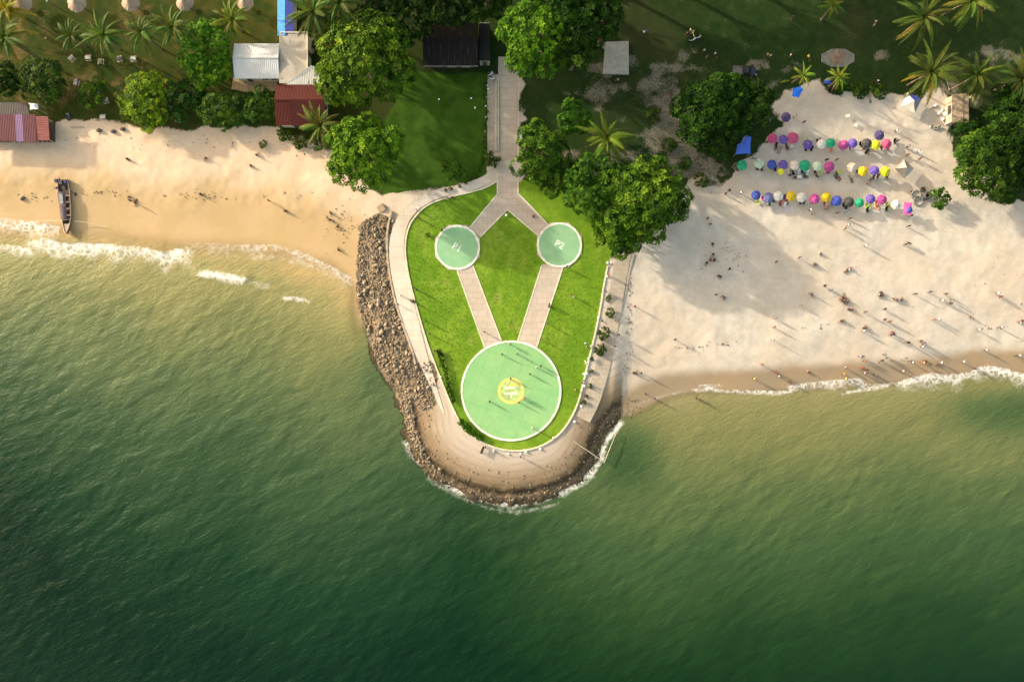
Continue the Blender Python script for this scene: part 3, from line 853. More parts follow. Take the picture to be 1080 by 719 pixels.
# terrace roof
th, hx, hy = bld('flat_roof_house', 'beige flat roofed house with dark stains beside the white roof', 294.5, 34, 325, 88, 3.0, 'house')
t = NT('stained_flat_roof'); v = t.objco(); nB = t.noise(.5, 6, .7, v=v); nC = t.noise(1.2, 5, .75, v=t.map(v, (1, .6, 1), (0, 0, .6)))
c = t.mix(t.ss(nB, .4, .65), (.43, .38, .30), (.36, .31, .24)); c = t.mix(t.ss(nC, .56, .70, 0, .8), c, (.17, .13, .09))
M_FLAT = t.done(t.bsdf(c, .9, .2))
MB().box((0, 0, 2.95), (2 * hx, 2 * hy, .2)).build('roof', M_FLAT, th)
par = MB(); par.box((hx - .1, 0, 3.12), (.18, 2 * hy - .02, .18)); par.box((0, hy - .1, 3.12), (2 * hx - .4, .18, .16)); par.build('parapet', M_KERB, th)
walls(th, hx, hy, 2.84, .25, None, [('e', 1.5, 1.0, 2.0, .05, 'door'), ('e', -1.5, 1.2, 1.0, 1.0, 'window')])
th, hx, hy = bld('lean_to', 'small pale grey pitched roof in front of the beige terrace', 300, 69, 336, 89, 3.5, 'roofed porch')
o = MB(); o.add([(-hx, -hy, 3.15), (hx, -hy, 3.05), (hx, hy * .75, 3.3), (hx * .55, hy, 3.55), (-hx, -hy, 3.05), (hx, -hy, 2.95), (hx, hy * .75, 3.2), (hx * .55, hy, 3.45)], [(0, 1, 2, 3), (7, 6, 5, 4), (0, 4, 5, 1), (1, 5, 6, 2), (2, 6, 7, 3), (3, 7, 4, 0)])
o.build('roof', metal_roof('grey_roof', (.50, .48, .42), .35, .25), th)
pm_ = MB().box((0, 0, 1.48), (.12, .12, 2.96)).mesh('post', M_DARKW)
for q in ((-hx + .25, -hy + .2), (hx - .2, -hy + .2), (hx - .25, hy * .55)): part('post', pm_, th, loc=(q[0], q[1], 0))
# blue roofs
th, hx, hy = bld('blue_roof_house', 'narrow house with a bright blue metal roof at the top edge', 292, -30, 309, 37, 3.2, 'house')
M_B1 = metal_roof('light_blue_roof', (.07, .28, .55), .3, .3, 1, (.20, .30, .42)); M_B2 = metal_roof('violet_blue_roof', (.10, .12, .42), .3, .3, 1, (.15, .17, .40))
o = MB(); V = [(-hx, -hy, 2.9), (.0, -hy, 3.2), (.0, hy, 3.2), (-hx, hy, 2.9)]; o.add(V + [(a, b, c_ - .1) for a, b, c_ in V], [(0, 1, 2, 3), (7, 6, 5, 4), (0, 4, 5, 1), (1, 5, 6, 2), (2, 6, 7, 3), (3, 7, 4, 0)]); o.build('roof_slope', M_B1, th)
o = MB(); V = [(.02, -hy, 3.2), (hx, -hy + .15, 2.8), (hx, hy, 2.8), (.02, hy, 3.2)]; o.add(V + [(a, b, c_ - .1) for a, b, c_ in V], [(0, 1, 2, 3), (7, 6, 5, 4), (0, 4, 5, 1), (1, 5, 6, 2), (2, 6, 7, 3), (3, 7, 4, 0)]); o.build('roof_slope', M_B2, th)
MB().box((0, -hy + 2.9, 3.235), (2 * hx - .3, .12, .05)).build('roof_seam', M_B2, th)
walls(th, hx, hy, 2.72, .25, None, [('s', 0, .9, 2.0, .05, 'door'), ('e', 2, 1.0, 1.0, 1.0, 'window'), ('e', -2, 1.0, 1.0, 1.0, 'window')])
# dark red roof
th, hx, hy = bld('red_roof_house', 'house with a dark red metal roof and raised lower corner beside the beach', 290, 88, 343, 131, 4.0, 'house')
M_RR = metal_roof('dark_red_roof', (.070, .012, .009), .3, .35, 0, (.07, .02, .015)); M_RR2 = metal_roof('darker_red_roof', (.058, .010, .008), .3, .35, 1, (.06, .02, .015))
gable(MB(), -hx, hx, -hy, hy, 3.3, 4.4, ymid=.6).build('roof', M_RR, th)
o = MB(); V = [(-hx * .35, -hy - .25, 3.75), (hx, -hy - .25, 3.65), (hx, .5, 4.55), (-hx * .35, .5, 4.6)]; o.add(V + [(a, b, c_ - .12) for a, b, c_ in V], [(0, 1, 2, 3), (7, 6, 5, 4), (0, 4, 5, 1), (1, 5, 6, 2), (2, 6, 7, 3), (3, 7, 4, 0)]); o.build('upper_roof', M_RR2, th)
MB().box((0, .6, 4.44), (2 * hx, .25, .06)).build('ridge_cap', M_RR2, th)
walls(th, hx, hy, 3.2, .5, None, [('s', -1.6, 1.1, 2.0, .05, 'door'), ('s', 1.5, 1.4, 1.1, .9, 'window'), ('e', 0, 1.4, 1.1, .9, 'window')])
# shaded grey house
th, hx, hy = bld('grey_roof_house', 'house with a dark grey roof in deep shade behind the upper lawn', 446, 22, 504, 68, 4.2, 'house')
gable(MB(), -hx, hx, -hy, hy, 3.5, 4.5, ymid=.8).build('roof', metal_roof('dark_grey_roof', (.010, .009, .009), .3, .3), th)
MB().box((0, -hy - .05, 3.43), (2 * hx, .1, .12)).build('gutter', M_CONC, th)
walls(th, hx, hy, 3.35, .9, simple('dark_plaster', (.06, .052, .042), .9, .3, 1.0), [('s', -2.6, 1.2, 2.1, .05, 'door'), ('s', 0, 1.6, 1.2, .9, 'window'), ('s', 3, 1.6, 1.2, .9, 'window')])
th, hx, hy = bld('annex', 'narrow dark flat roofed annex at the right end of the grey house', 505, 24, 517, 64, 3.0, 'annex')
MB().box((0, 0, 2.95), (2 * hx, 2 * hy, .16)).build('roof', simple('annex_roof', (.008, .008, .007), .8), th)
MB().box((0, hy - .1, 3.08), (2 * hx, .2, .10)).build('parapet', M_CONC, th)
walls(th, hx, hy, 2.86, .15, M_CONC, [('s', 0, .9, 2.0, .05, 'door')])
# beach restaurant at the left edge
th, hx, hy = bld('beach_restaurant', 'open beach restaurant with a maroon metal roof at the left edge', -40, 121, 51, 149, 2.5, 'restaurant')
M_MAR = metal_roof('maroon_roof', (.115, .036, .045), .35, .4, 0, (.11, .06, .06)); M_LIL = metal_roof('lilac_roof', (.20, .12, .21), .35, .3, 0, (.2, .12, .2)); M_BRK = metal_roof('brick_roof', (.23, .072, .062), .35, .45, 1, (.40, .25, .18))
def slab(a, b, m, name, za=2.65, zb=2.2, dy0=0, dy1=0):
    o = MB(); V = [(a, -hy + dy0, zb), (b, -hy + dy0, zb), (b, hy + dy1, za), (a, hy + dy1, za)]
    o.add(V + [(p_[0], p_[1], p_[2] - .08) for p_ in V], [(0, 1, 2, 3), (7, 6, 5, 4), (0, 4, 5, 1), (1, 5, 6, 2), (2, 6, 7, 3), (3, 7, 4, 0)]); o.build(name, m, th)
slab(-hx, 2.1, M_MAR, 'roof_sheet', dy0=.1); slab(2.12, 3.6, M_LIL, 'roof_sheet', 2.67, 2.22); slab(3.62, 6.3, M_MAR, 'roof_sheet', 2.65, 2.2, -.15); slab(6.32, hx, M_BRK, 'roof_sheet', 2.6, 2.15, .25, -.4)
pm_ = MB().box((0, 0, 1.08), (.14, .14, 2.16)).mesh('post', M_POLE)
for q in ((-3, -2.4), (.5, -2.4), (4, -2.4), (8.4, -2.2), (-3, 2.2), (.5, 2.2), (4, 2.2), (8.4, 2.0)): part('post', pm_, th, loc=(q[0], q[1], 0))
MB().box((.5, 0, .25), (2 * hx - 1.5, 2 * hy - 1, .5)).build('deck', M_DARKW, th)
for k in range(13):
    u = -3.0 + k * .95; MB().tube([(u, -hy + .3, 2.13), (u + random.uniform(-.1, .1), -hy - random.uniform(.3, .8), 1.98)], .05, 5).build('rafter_end', M_POLE, th)
th, hx, hy = bld('back_porch', 'weathered grey sheet roof behind the maroon beach restaurant', -30, 108, 30, 121, 2.8, 'roofed porch')
o = MB(); V = [(-hx, -hy, 2.45), (hx, -hy - .2, 2.4), (hx - .6, hy, 2.7), (-hx, hy, 2.75)]; o.add(V + [(a, b, c_ - .07) for a, b, c_ in V], [(0, 1, 2, 3), (7, 6, 5, 4), (0, 4, 5, 1), (1, 5, 6, 2), (2, 6, 7, 3), (3, 7, 4, 0)])
o.build('roof', metal_roof('old_grey_roof', (.10, .08, .07), .35, .5, 0, (.14, .10, .07)), th)
pm_ = MB().box((0, 0, 1.2), (.12, .12, 2.4)).mesh('post', M_POLE)
for q in ((hx - .9, -hy + .2), (hx - 1.2, hy - .2), (0, -hy + .2), (0, hy - .2)): part('post', pm_, th, loc=(q[0], q[1], 0))
# hut at the right of the beach
th, hx, hy = bld('beach_kiosk', 'narrow kiosk with a straw coloured board roof under the dark trees', 1004, 99, 1022, 129, 2.7, 'kiosk')
o = MB()
for k in range(6):
    u0 = -hx + 2 * hx * k / 6; zz = 2.6 + .03 * (k % 2) + (.06 if k in (2, 3) else 0)
    o.box((u0 + hx / 6, random.uniform(-.1, .1), zz), (2 * hx / 6 - .03, 2 * hy, .06))
o.build('roof', simple('straw_boards', (.40, .30, .19), .85, .4, 1.5), th)
walls(th, hx, hy, 2.5, .25, M_POLE, [('w', 0, 1.8, 1.0, 1.0, 'counter_window'), ('s', 0, .8, 1.9, .05, 'door')])
x, y = at(1028, 107, 3.2)
th = thing('dome_shelter', 'small olive dome shelter beside the straw roofed kiosk', 'shelter', (x, y, G))
MB().lathe([(1.55, 1.75), (1.45, 2.0), (1.1, 2.35), (.6, 2.55), (.02, 2.62)], 20).build('dome_cover', simple('olive_canvas', (.20, .19, .09), .85), th, smooth=True)
pm_ = MB().tube([(0, 0, 0), (0, 0, 1.8)], .04, 6).mesh('pole', M_POLE)
for k in range(4): part('pole', pm_, th, loc=(1.4 * math.cos(R(45 + 90 * k)), 1.4 * math.sin(R(45 + 90 * k)), 0))
# yellow sand yard and a garden plot beside the houses, part of the ground
struct(MB().prism(P2([(246, 82), (294, 82), (290, 96), (262, 98), (244, 94)]), G - .2, G + .025).build('yard', simple('tan_earth', (.42, .30, .15), .95, .3, 1.0)))
struct(MB().prism(P2([(218, -40), (230, -40), (230, 16), (219, 18)]), G - .2, G + .025).build('pavement', simple('cream_paving', (.46, .39, .20), .9, .3, .8)))
struct(MB().prism(P2([(323, 40), (340, 40), (338, 66), (324, 66)]), G - .2, G + .025).build('yard', bpy.data.materials['tan_earth']))

# thatched parasols on the upper left lawn
t = NT('thatch'); v = t.objco(); sp = t.node('ShaderNodeSeparateXYZ'); t.put(sp.inputs[0], v)
an = t.math('ARCTAN2', sp.outputs[1], sp.outputs[0])
cmb = t.node('ShaderNodeCombineXYZ'); t.put(cmb.inputs[0], t.math('MULTIPLY', an, 9.0)); t.put(cmb.inputs[1], t.math('MULTIPLY', sp.outputs[2], 2.5))
nB = t.noise(2.0, 5, .7, v=cmb.outputs[0]); nC = t.noise(1.3, 4, .6, v=v)
c = t.mix(t.ss(nB, .35, .7), (.42, .32, .24), (.24, .165, .11)); c = t.mix(t.ss(nC, .55, .7, 0, .6), c, (.20, .15, .10))
M_THATCH = t.done(t.bsdf(c, .95, .1, t.bump(nB, .8, .08)))
for i, (px, py, rr, lab) in enumerate([(22, 2, 2.1, 'shaggy brown thatched parasol nearest the top left corner'), (80, 2.5, 2.0, 'dappled thatched parasol, second from the left along the top edge'), (137, 2, 1.9, 'pale pinkish thatched parasol, third from the left along the top edge'), (194, 2, 1.8, 'thatched parasol behind the palms, fourth from the left along the top edge'), (258, 2, 1.7, 'thatched parasol nearest the blue roof along the top edge')]):
    x, y = at(px, py, G + 2.5)
    th = thing('thatched_parasol', lab, 'thatched parasol', (x, y, G), i * .7, 'thatched parasols on the upper lawn')
    rs = random.Random(i)
    jit = [rs.uniform(.92, 1.06) for _ in range(40)]
    m = MB(); m.lathe([(rr * .94, 2.02), (rr, 2.1), (rr * .8, 2.38), (rr * .5, 2.75), (rr * .2, 3.1), (.05, 3.2)], 40, wob=lambda k, j: jit[(k + j * 3) % 40] if j < 3 else 1)
    m.build('thatch_roof', M_THATCH, th)
    m = MB(); m.lathe([(rr * .30, 2.92), (rr * .24, 3.12), (.06, 3.36)], 18); m.build('thatch_cap', M_THATCH, th)
    MB().tube([(0, 0, 0), (0, 0, 3.1)], .08, 8).build('post', M_POLE, th)
    MB().lathe([(.62, .70), (.62, .76), (.02, .76)], 20).build('table_top', M_POLE, th)

# ------------------------------------------------------------------ trees
def leaf_mat(name, dark, mid, light):
    t = NT(name)
    tn = t.attr('tint')
    c = t.ramp(tn, [(0.0, dark), (.5, mid), (1.0, light)])
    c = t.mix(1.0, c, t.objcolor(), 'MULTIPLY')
    b = t.bsdf(c, .6, .08)
    tr = t.node('ShaderNodeBsdfTranslucent'); t.put(tr.inputs[0], t.mix(1.0, c, (1.25, 1.2, .55), 'MULTIPLY'))
    mx = t.node('ShaderNodeMixShader'); mx.inputs[0].default_value = .28
    t.put(mx.inputs[1], b); t.put(mx.inputs[2], tr.outputs[0])
    return t.done(mx.outputs[0])
M_LEAF = leaf_mat('broad_leaves', (.009, .028, .003), (.046, .105, .008), (.150, .240, .018))  # dark and light ends stretched to put crown shadow and sun into leaves
M_BARK = simple('bark', (.16, .115, .075), .9, .4, 4.0, bump=.5)

def crown_mesh(rx, ry, rz, n_blob, seed, leaf=.5, dens=1.0):
    """rosettes of broad leaves on a cluster of boughs"""
    rs = random.Random(seed); rn = np.random.RandomState(seed)
    blobs = []
    for i in range(n_blob):
        a = rs.uniform(0, 2 * math.pi); q = math.sqrt(rs.random()) * .84
        br = rs.uniform(.19, .37) * (1.14 - .3 * q)
        zc = (1 - q * q) * .55 * rs.uniform(.55, 1.15) - .12
        blobs.append((q * math.cos(a) * rx * rs.uniform(.85, 1.12), q * math.sin(a) * ry * rs.uniform(.85, 1.12), zc * rz, br * (rx + ry) / 2 * .95, rs.random()))
    V = []; F = []; T = []
    for bi, (bx, by, bz, br, bt) in enumerate(blobs):
        area = 4 * math.pi * br * br
        n = int(area / (leaf * leaf * 2.9) * dens) + 4
        for k in range(n):
            z = rs.uniform(-.45, 1); a = rs.uniform(0, 2 * math.pi); s_ = math.sqrt(1 - z * z)
            rr = br * rs.uniform(.80, 1.10)
            c = Vector((bx + s_ * math.cos(a) * rr, by + s_ * math.sin(a) * rr, bz + z * rr * .75))
            deep = False
            for bj, b2 in enumerate(blobs):
                if bj != bi and (c.x - b2[0]) ** 2 + (c.y - b2[1]) ** 2 + ((c.z - b2[2]) / .75) ** 2 < (b2[3] * .72) ** 2: deep = True; break
            if deep: continue
            nrm = (Vector((s_ * math.cos(a), s_ * math.sin(a), z * .8)) + Vector((0, 0, .55)) + Vector((rs.uniform(-.35, .35), rs.uniform(-.35, .35), rs.uniform(-.2, .2)))).normalized()
            t1 = nrm.orthogonal().normalized(); t2 = nrm.cross(t1)
            m = rs.randint(6, 9); a0 = rs.uniform(0, 6.28)
            ct = min(1, max(0, .26 * bt + .28 + rs.gauss(0, .24)))
            for j in range(m):
                an = a0 + 2 * math.pi * j / m + rs.uniform(-.2, .2)
                d = (t1 * math.cos(an) + t2 * math.sin(an)); side = nrm.cross(d)
                L = leaf * rs.uniform(.7, 1.25); W = L * .24
                tilt = rs.uniform(-.1, .75)
                p0 = c + d * L * .08; pm = c + d * L * .6 + nrm * L * tilt * .5; p1 = c + d * L * 1.1 + nrm * L * tilt * .25
                o = len(V)
                V += [tuple(p0), tuple(pm + side * W), tuple(p1), tuple(pm - side * W)]
                F.append((o, o + 1, o + 2, o + 3))
                T += [min(1, max(0, ct + rs.uniform(-.12, .12)))] * 4
    me = bpy.data.meshes.new('crown'); me.from_pydata(V, [], F); me.materials.append(M_LEAF)
    vattr(me, 'tint', np.array(T)); me.update()
    return me
def trunk_mesh(h, r, spread, seed, limbs=6):
    rs = random.Random(seed); m = MB()
    m.tube([(0, 0, -.3), (.03, 0, .2), (.05, .03, h * .45), (rs.uniform(-.2, .2), rs.uniform(-.2, .2), h * .8)], [r * 1.5, r * 1.1, r * .85, r * .5], 9)
    for k in range(limbs):
        a = 2 * math.pi * k / limbs + rs.uniform(-.3, .3); z0 = h * rs.uniform(.4, .7); q = spread * rs.uniform(.5, .8)
        m.tube([(.04, .02, z0), (q * .45 * math.cos(a), q * .45 * math.sin(a), z0 + h * .16), (q * math.cos(a), q * math.sin(a), min(h * 1.02, z0 + h * .32))], [r * .5, r * .33, r * .1], 6)
    return m.mesh('trunk', M_BARK, True)
CR = {}
for key, (rx, blobs, leaf, dens) in {'xl': (9.0, 58, .72, .9), 'l': (6.5, 40, .62, 1.0), 'm': (4.6, 26, .54, 1.0), 's': (2.7, 13, .42, 1.0)}.items():
    CR[key] = [(crown_mesh(rx, rx, rx * .62, blobs, 100 * v + len(key) * 7 + blobs, leaf, dens), rx) for v in range(3 if key in ('l', 'm') else 2)]
for key, (rx, blobs, leaf, dens) in {'l': (6.5, 34, .36, .75), 'm': (4.6, 24, .34, .8)}.items():
    CR[key].append((crown_mesh(rx, rx, rx * .62, blobs, 900 + blobs, leaf, dens), rx))
TR = {}
def tree(px, py, rpx, h, label, col=(1, 1, 1), name='broadleaf_tree', cat='tree', asp=1.0, group=None, v=None):
    """crown centre pixel and radius in pixels, height in metres"""
    r = rpx * PXM * (D - h * .7) / D
    key = 'xl' if r > 7.6 else 'l' if r > 5.3 else 'm' if r > 3.4 else 's'
    x, y = at(px, py, G + h * .65)
    rs = random.Random(int(px * 13 + py * 7))
    me, r0 = CR[key][(v if v is not None else rs.randint(0, 9)) % len(CR[key])]
    th = thing(name, label, cat, (x, y, min(G, gz(x, y))), 0, group)
    s = r / r0
    ch = h * .62
    hz = max(.35 * s, (h - ch) / max(.1, r0 * .62 * .62))
    c = part('crown', me, th, color=(col[0] * rs.uniform(.82, 1.22), col[1] * rs.uniform(.92, 1.08), col[2] * rs.uniform(.8, 1.2)), loc=(0, 0, ch), rot=(0, 0, rs.uniform(0, 6.28)))
    c.scale = (s, s * asp, min(s * 1.15, hz))
    tk = (round(h), round(r))
    if tk not in TR: TR[tk] = trunk_mesh(ch * 1.05, .05 + .022 * h, r * .75, int(h * 31 + r * 5))
    part('trunk', TR[tk], th)
    return th
BRI = (1.15, 1.3, .8); YEL = (2.3, 1.9, .8); DRK = (.40, .52, .52); MID = (1, 1, 1); LIT = (1.35, 1.6, .85)  # crown tints; YEL and LIT hold sunlight, DRK holds shade, as leaf colour
TREES = [
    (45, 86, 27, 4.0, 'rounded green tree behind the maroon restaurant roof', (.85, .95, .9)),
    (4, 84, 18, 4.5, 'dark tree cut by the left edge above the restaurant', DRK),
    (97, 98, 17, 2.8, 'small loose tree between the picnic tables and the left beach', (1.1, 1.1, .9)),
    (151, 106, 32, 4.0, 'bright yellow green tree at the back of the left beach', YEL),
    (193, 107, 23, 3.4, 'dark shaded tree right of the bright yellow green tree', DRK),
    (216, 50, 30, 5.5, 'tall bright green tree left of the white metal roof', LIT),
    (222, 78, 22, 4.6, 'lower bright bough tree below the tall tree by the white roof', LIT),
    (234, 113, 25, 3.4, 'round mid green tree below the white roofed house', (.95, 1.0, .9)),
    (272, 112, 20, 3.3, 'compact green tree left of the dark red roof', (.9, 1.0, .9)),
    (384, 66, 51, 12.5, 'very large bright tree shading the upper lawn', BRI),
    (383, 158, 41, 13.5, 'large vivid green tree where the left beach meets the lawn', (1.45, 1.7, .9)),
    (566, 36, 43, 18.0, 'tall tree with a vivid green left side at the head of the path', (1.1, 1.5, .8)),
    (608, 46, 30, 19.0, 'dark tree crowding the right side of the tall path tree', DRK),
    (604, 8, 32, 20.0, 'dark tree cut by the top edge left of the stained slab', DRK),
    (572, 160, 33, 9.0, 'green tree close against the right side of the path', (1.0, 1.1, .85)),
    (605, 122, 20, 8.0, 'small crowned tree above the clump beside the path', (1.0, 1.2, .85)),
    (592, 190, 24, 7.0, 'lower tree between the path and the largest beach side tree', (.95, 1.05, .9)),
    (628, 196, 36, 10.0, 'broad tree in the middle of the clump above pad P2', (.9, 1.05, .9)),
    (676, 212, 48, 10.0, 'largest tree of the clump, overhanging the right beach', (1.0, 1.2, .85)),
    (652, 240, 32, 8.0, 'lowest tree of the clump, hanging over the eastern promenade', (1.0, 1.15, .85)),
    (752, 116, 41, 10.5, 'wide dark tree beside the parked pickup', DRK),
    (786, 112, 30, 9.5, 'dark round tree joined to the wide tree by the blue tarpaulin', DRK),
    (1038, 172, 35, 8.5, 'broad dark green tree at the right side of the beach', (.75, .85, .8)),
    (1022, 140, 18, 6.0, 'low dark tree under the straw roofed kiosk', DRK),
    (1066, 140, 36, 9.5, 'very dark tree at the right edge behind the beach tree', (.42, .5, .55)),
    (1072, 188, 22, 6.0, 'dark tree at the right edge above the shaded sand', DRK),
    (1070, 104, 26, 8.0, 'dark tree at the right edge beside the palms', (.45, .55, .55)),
    (428, 12, 34, 11.0, 'dark tree at the top edge behind the grey roof', (.28, .36, .36)),  # shade along the top edge put into these near-black tints
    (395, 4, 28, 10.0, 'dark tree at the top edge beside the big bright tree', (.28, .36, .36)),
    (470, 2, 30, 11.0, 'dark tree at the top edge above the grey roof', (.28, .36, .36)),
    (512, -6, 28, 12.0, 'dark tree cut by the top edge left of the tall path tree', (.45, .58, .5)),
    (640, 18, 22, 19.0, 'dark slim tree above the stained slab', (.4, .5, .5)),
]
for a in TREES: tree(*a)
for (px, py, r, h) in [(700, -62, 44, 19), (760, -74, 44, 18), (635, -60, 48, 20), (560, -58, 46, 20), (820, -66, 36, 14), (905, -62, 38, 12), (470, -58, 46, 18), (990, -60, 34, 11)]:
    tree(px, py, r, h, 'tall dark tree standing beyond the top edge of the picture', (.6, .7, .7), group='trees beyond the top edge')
# shrubs
SHR = [
    (478, 178, 13.5, 2.6, 'round shrub alone on the upper lawn above the promenade', (1.1, 1.3, 1.0)),
    (519, 168, 9.5, 2.0, 'leafy bush spilling over the end of the path wall', (.9, 1.0, .9)),
    (991, 209, 12, 2.6, 'round green bush alone on the sand right of the umbrellas', (.8, 1.1, .8)),
    (300, 141, 9, 1.4, 'olive scrub bush in front of the dark red roof', (1.2, 1.0, .8)),
    (316, 149, 9, 1.3, 'second olive scrub bush between the red roof and the sand', (1.1, .95, .8)),
    (336, 154, 7, 1.2, 'small scrub bush at the foot of the beach palm', (1.0, .95, .8)),
    (277, 152, 5, .8, 'tiny sprig of scrub growing on the left sand', (1.2, 1.1, .8)),
    (740, 190, 9, 1.2, 'olive scrub bush on the sand edge left of the umbrellas', (.85, .85, .7)),
    (724, 172, 8, 1.1, 'sparse scrub bush on bare earth below the wide dark tree', (.9, .9, .8)),
    (765, 163, 8, 1.4, 'scrub bush beside the blue tarpaulin', (.7, .75, .7)),
    (706, 152, 9, 1.2, 'scrub bush in the bare earth left of the wide dark tree', (.8, .85, .7)),
    (690, 122, 8, 1.1, 'scrub bush above the bright palm clump', (.8, .85, .7)),
    (905, 96, 10, 1.1, 'low weeds at the top of the umbrella beach', (.7, .8, .6)),
    (926, 97, 10, 1.2, 'low weeds near the white topped tent', (.7, .8, .6)),
    (889, 92, 7, 1.0, 'low weeds under the right small palm', (.7, .8, .6)),
    (1062, 205, 12, 1.6, 'scrub bush at the lower right tip of the dark trees', (.7, .8, .7)),
    (644, 330, 6, .9, 'planting beside the east promenade, highest of the three dark patches', (.7, .8, .8)),
    (637, 352, 8, 1.0, 'planting beside the east promenade, middle of the three dark patches', (.65, .72, .7)),
    (633, 369, 7, .9, 'planting beside the east promenade, lowest of the three dark patches', (.65, .72, .7)),
    (436, 318, 2.4, .5, 'small clipped bush on the left side of the lawn below pad P1', (1.2, 1.3, .8)),
    (451, 248, 3.0, .6, 'small clipped bush on the lawn left of pad P1', (1.2, 1.3, .8)),
]
for (px, py, r, h, lab, col) in SHR: tree(px, py, r, h, lab, col, 'shrub', 'shrub')
rs = random.Random(5)
hed = smooth_pts([(463, 371), (467, 385), (471, 399), (475, 413), (478, 423)], 3)
for i, q in enumerate(hed): tree(q[0] + rs.uniform(-1, 1), q[1], rs.uniform(2.6, 3.8), .8, 'small dark shrub in the hedge along the left lawn edge', (.75, .85, .6), 'hedge_shrub', 'shrub', group='hedge shrubs on the left lawn edge')
hed = smooth_pts([(487, 446), (493, 453), (500, 459), (508, 463)], 4)
for i, q in enumerate(hed): tree(q[0] + rs.uniform(-1, 1.5), q[1] - 1.5, rs.uniform(3.0, 4.6), .9, 'bright green shrub at the lower left of the big pad', (1.1, 1.4, .7), 'hedge_shrub', 'shrub', group='shrubs below the big pad')
hed = smooth_pts([(638, 312), (633, 338), (628, 362), (622, 388), (617, 408), (611, 427)], 3)
for i, q in enumerate(hed): tree(q[0] + rs.uniform(0, 6), q[1] + rs.uniform(-4, 4), rs.uniform(1.2, 3.6), rs.uniform(.4, .9), 'small shrub in the planting along the right lawn kerb', (.8, .85, .7), 'hedge_shrub', 'shrub', group='shrubs on the right lawn kerb')
hed = smooth_pts([(512, 88), (512.5, 110), (512, 132), (511, 150), (510, 166), (505, 180), (492, 193), (470, 200.5)], 3)
for i, q in enumerate(hed): tree(q[0] + rs.uniform(-1.5, 1), q[1], rs.uniform(1.4, 2.6), .6, 'tiny shrub edging the upper lawn beside the narrow walk', (.8, .9, .7), 'edging_shrub', 'shrub', group='shrubs edging the upper lawn')

# ------------------------------------------------------------------ palms
M_FROND = leaf_mat('palm_leaves', (.018, .036, .008), (.050, .080, .016), (.13, .155, .040))
def frond_mesh(seed, L=1.0, droop=.5, wide=.17):
    rs = random.Random(seed); V = []; F = []; T = []
    n = 20
    pts = []
    for i in range(n + 1):
        s_ = i / n
        pts.append(Vector((s_ * L * (1 - .12 * s_ * droop), .03 * math.sin(3 * s_), L * (.30 * s_ - (.30 + droop * .65) * s_ ** 2.2))))
    m = MB(); m.tube(pts, [.014 * (1 - .85 * i / n) for i in range(n + 1)], 4)
    V = list(m.v); F = list(m.f); T = [.85] * len(V)
    for i in range(1, n + 1):
        s_ = i / n
        for k in range(2):
            q = s_ - .5 * k / n
            idx = min(n - 1, int(q * n)); fr = q * n - idx
            p = pts[idx].lerp(pts[min(n, idx + 1)], fr)
            tdir = (pts[min(n, idx + 1)] - pts[max(0, idx)]).normalized()
            ln = wide * math.sin(math.pi * min(1, .12 + .86 * q)) ** .7 * rs.uniform(.85, 1.1)
            for sgn in (-1, 1):
                d = (tdir * 1.0 + Vector((0, sgn, 0)) + Vector((0, 0, -.15 - .5 * droop * q + rs.uniform(-.15, .15)))).normalized()
                wv_ = tdir * .016
                o = len(V)
                e = p + d * ln + Vector((0, 0, -.03 * ln / wide))
                V += [tuple(p - wv_), tuple(p + wv_), tuple(e + wv_ * .3), tuple(e - wv_ * .3)]
                F.append((o, o + 1, o + 2, o + 3)); tt = rs.uniform(.25, .75); T += [tt, tt, tt + .2, tt + .2]
    me = bpy.data.meshes.new('frond'); me.from_pydata(V, [], F); me.materials.append(M_FROND); vattr(me, 'tint', np.array(T)); me.update()
    return me
FR = [frond_mesh(1, 1, .35), frond_mesh(2, 1, .6), frond_mesh(3, 1, .9), frond_mesh(4, 1, .5, .2)]
def ptrunk(h, lean, seed):
    m = MB(); n = 9; prof = []
    pts = [(lean[0] * (k / n) ** 1.6 - lean[0], lean[1] * (k / n) ** 1.6 - lean[1], h * k / n - .02) for k in range(n + 1)]
    m.tube(pts, [.20 - .09 * (k / n) + (.07 if k == 0 else 0) for k in range(n + 1)], 9)
    return m.mesh('trunk', M_BARK, True)
M_NUT = simple('coconut', (.16, .17, .04), .6)
NUT = MB().ball((0, 0, 0), (.13, .13, .16)).mesh('coconut', M_NUT, True)
def palm(px, py, rpx, h, label, col=(1, 1, 1), n=17, up=1.0, group=None):
    r = rpx * PXM * (D - h) / D
    rs = random.Random(int(px * 7 + py * 3))
    x, y = at(px, py, G + h)
    lx, ly = rs.uniform(-.8, .8), rs.uniform(-.8, .8)
    z = min(G, gz(x, y))
    th = thing('palm_tree', label, 'palm tree', (x - lx, y - ly, z), 0, group)
    me = ptrunk(h, (lx, ly), 1); 
    part('trunk', me, th, loc=(lx, ly, 0))
    for k in range(n):
        lay = k % 3
        f = part('frond', FR[(k + rs.randint(0, 3)) % 4], th, color=tuple(c * rs.uniform(.8, 1.2) for c in col), loc=(lx, ly, h - .05 + .08 * (2 - lay)),
                 rot=(rs.uniform(-.3, .3), -R([52, 24, -4][lay]) * up + rs.uniform(-.12, .12), 2 * math.pi * k * .381966 + rs.uniform(-.12, .12)))
        s = r * rs.uniform(.78, 1.16) * [1.05, 1.1, 1.05][lay]
        f.scale = (s, s * rs.uniform(.8, 1.15), s * rs.uniform(.8, 1.3))
        if lay == 2 and rs.random() < .16: f.color = (2.6, 1.5, .9, 1)
    if h > 5:
        for k in range(4): part('coconut', NUT, th, loc=(lx + .25 * math.cos(k * 1.6), ly + .25 * math.sin(k * 1.6), h - .25))
    return th
PY_ = (1.9, 1.8, 1.0)
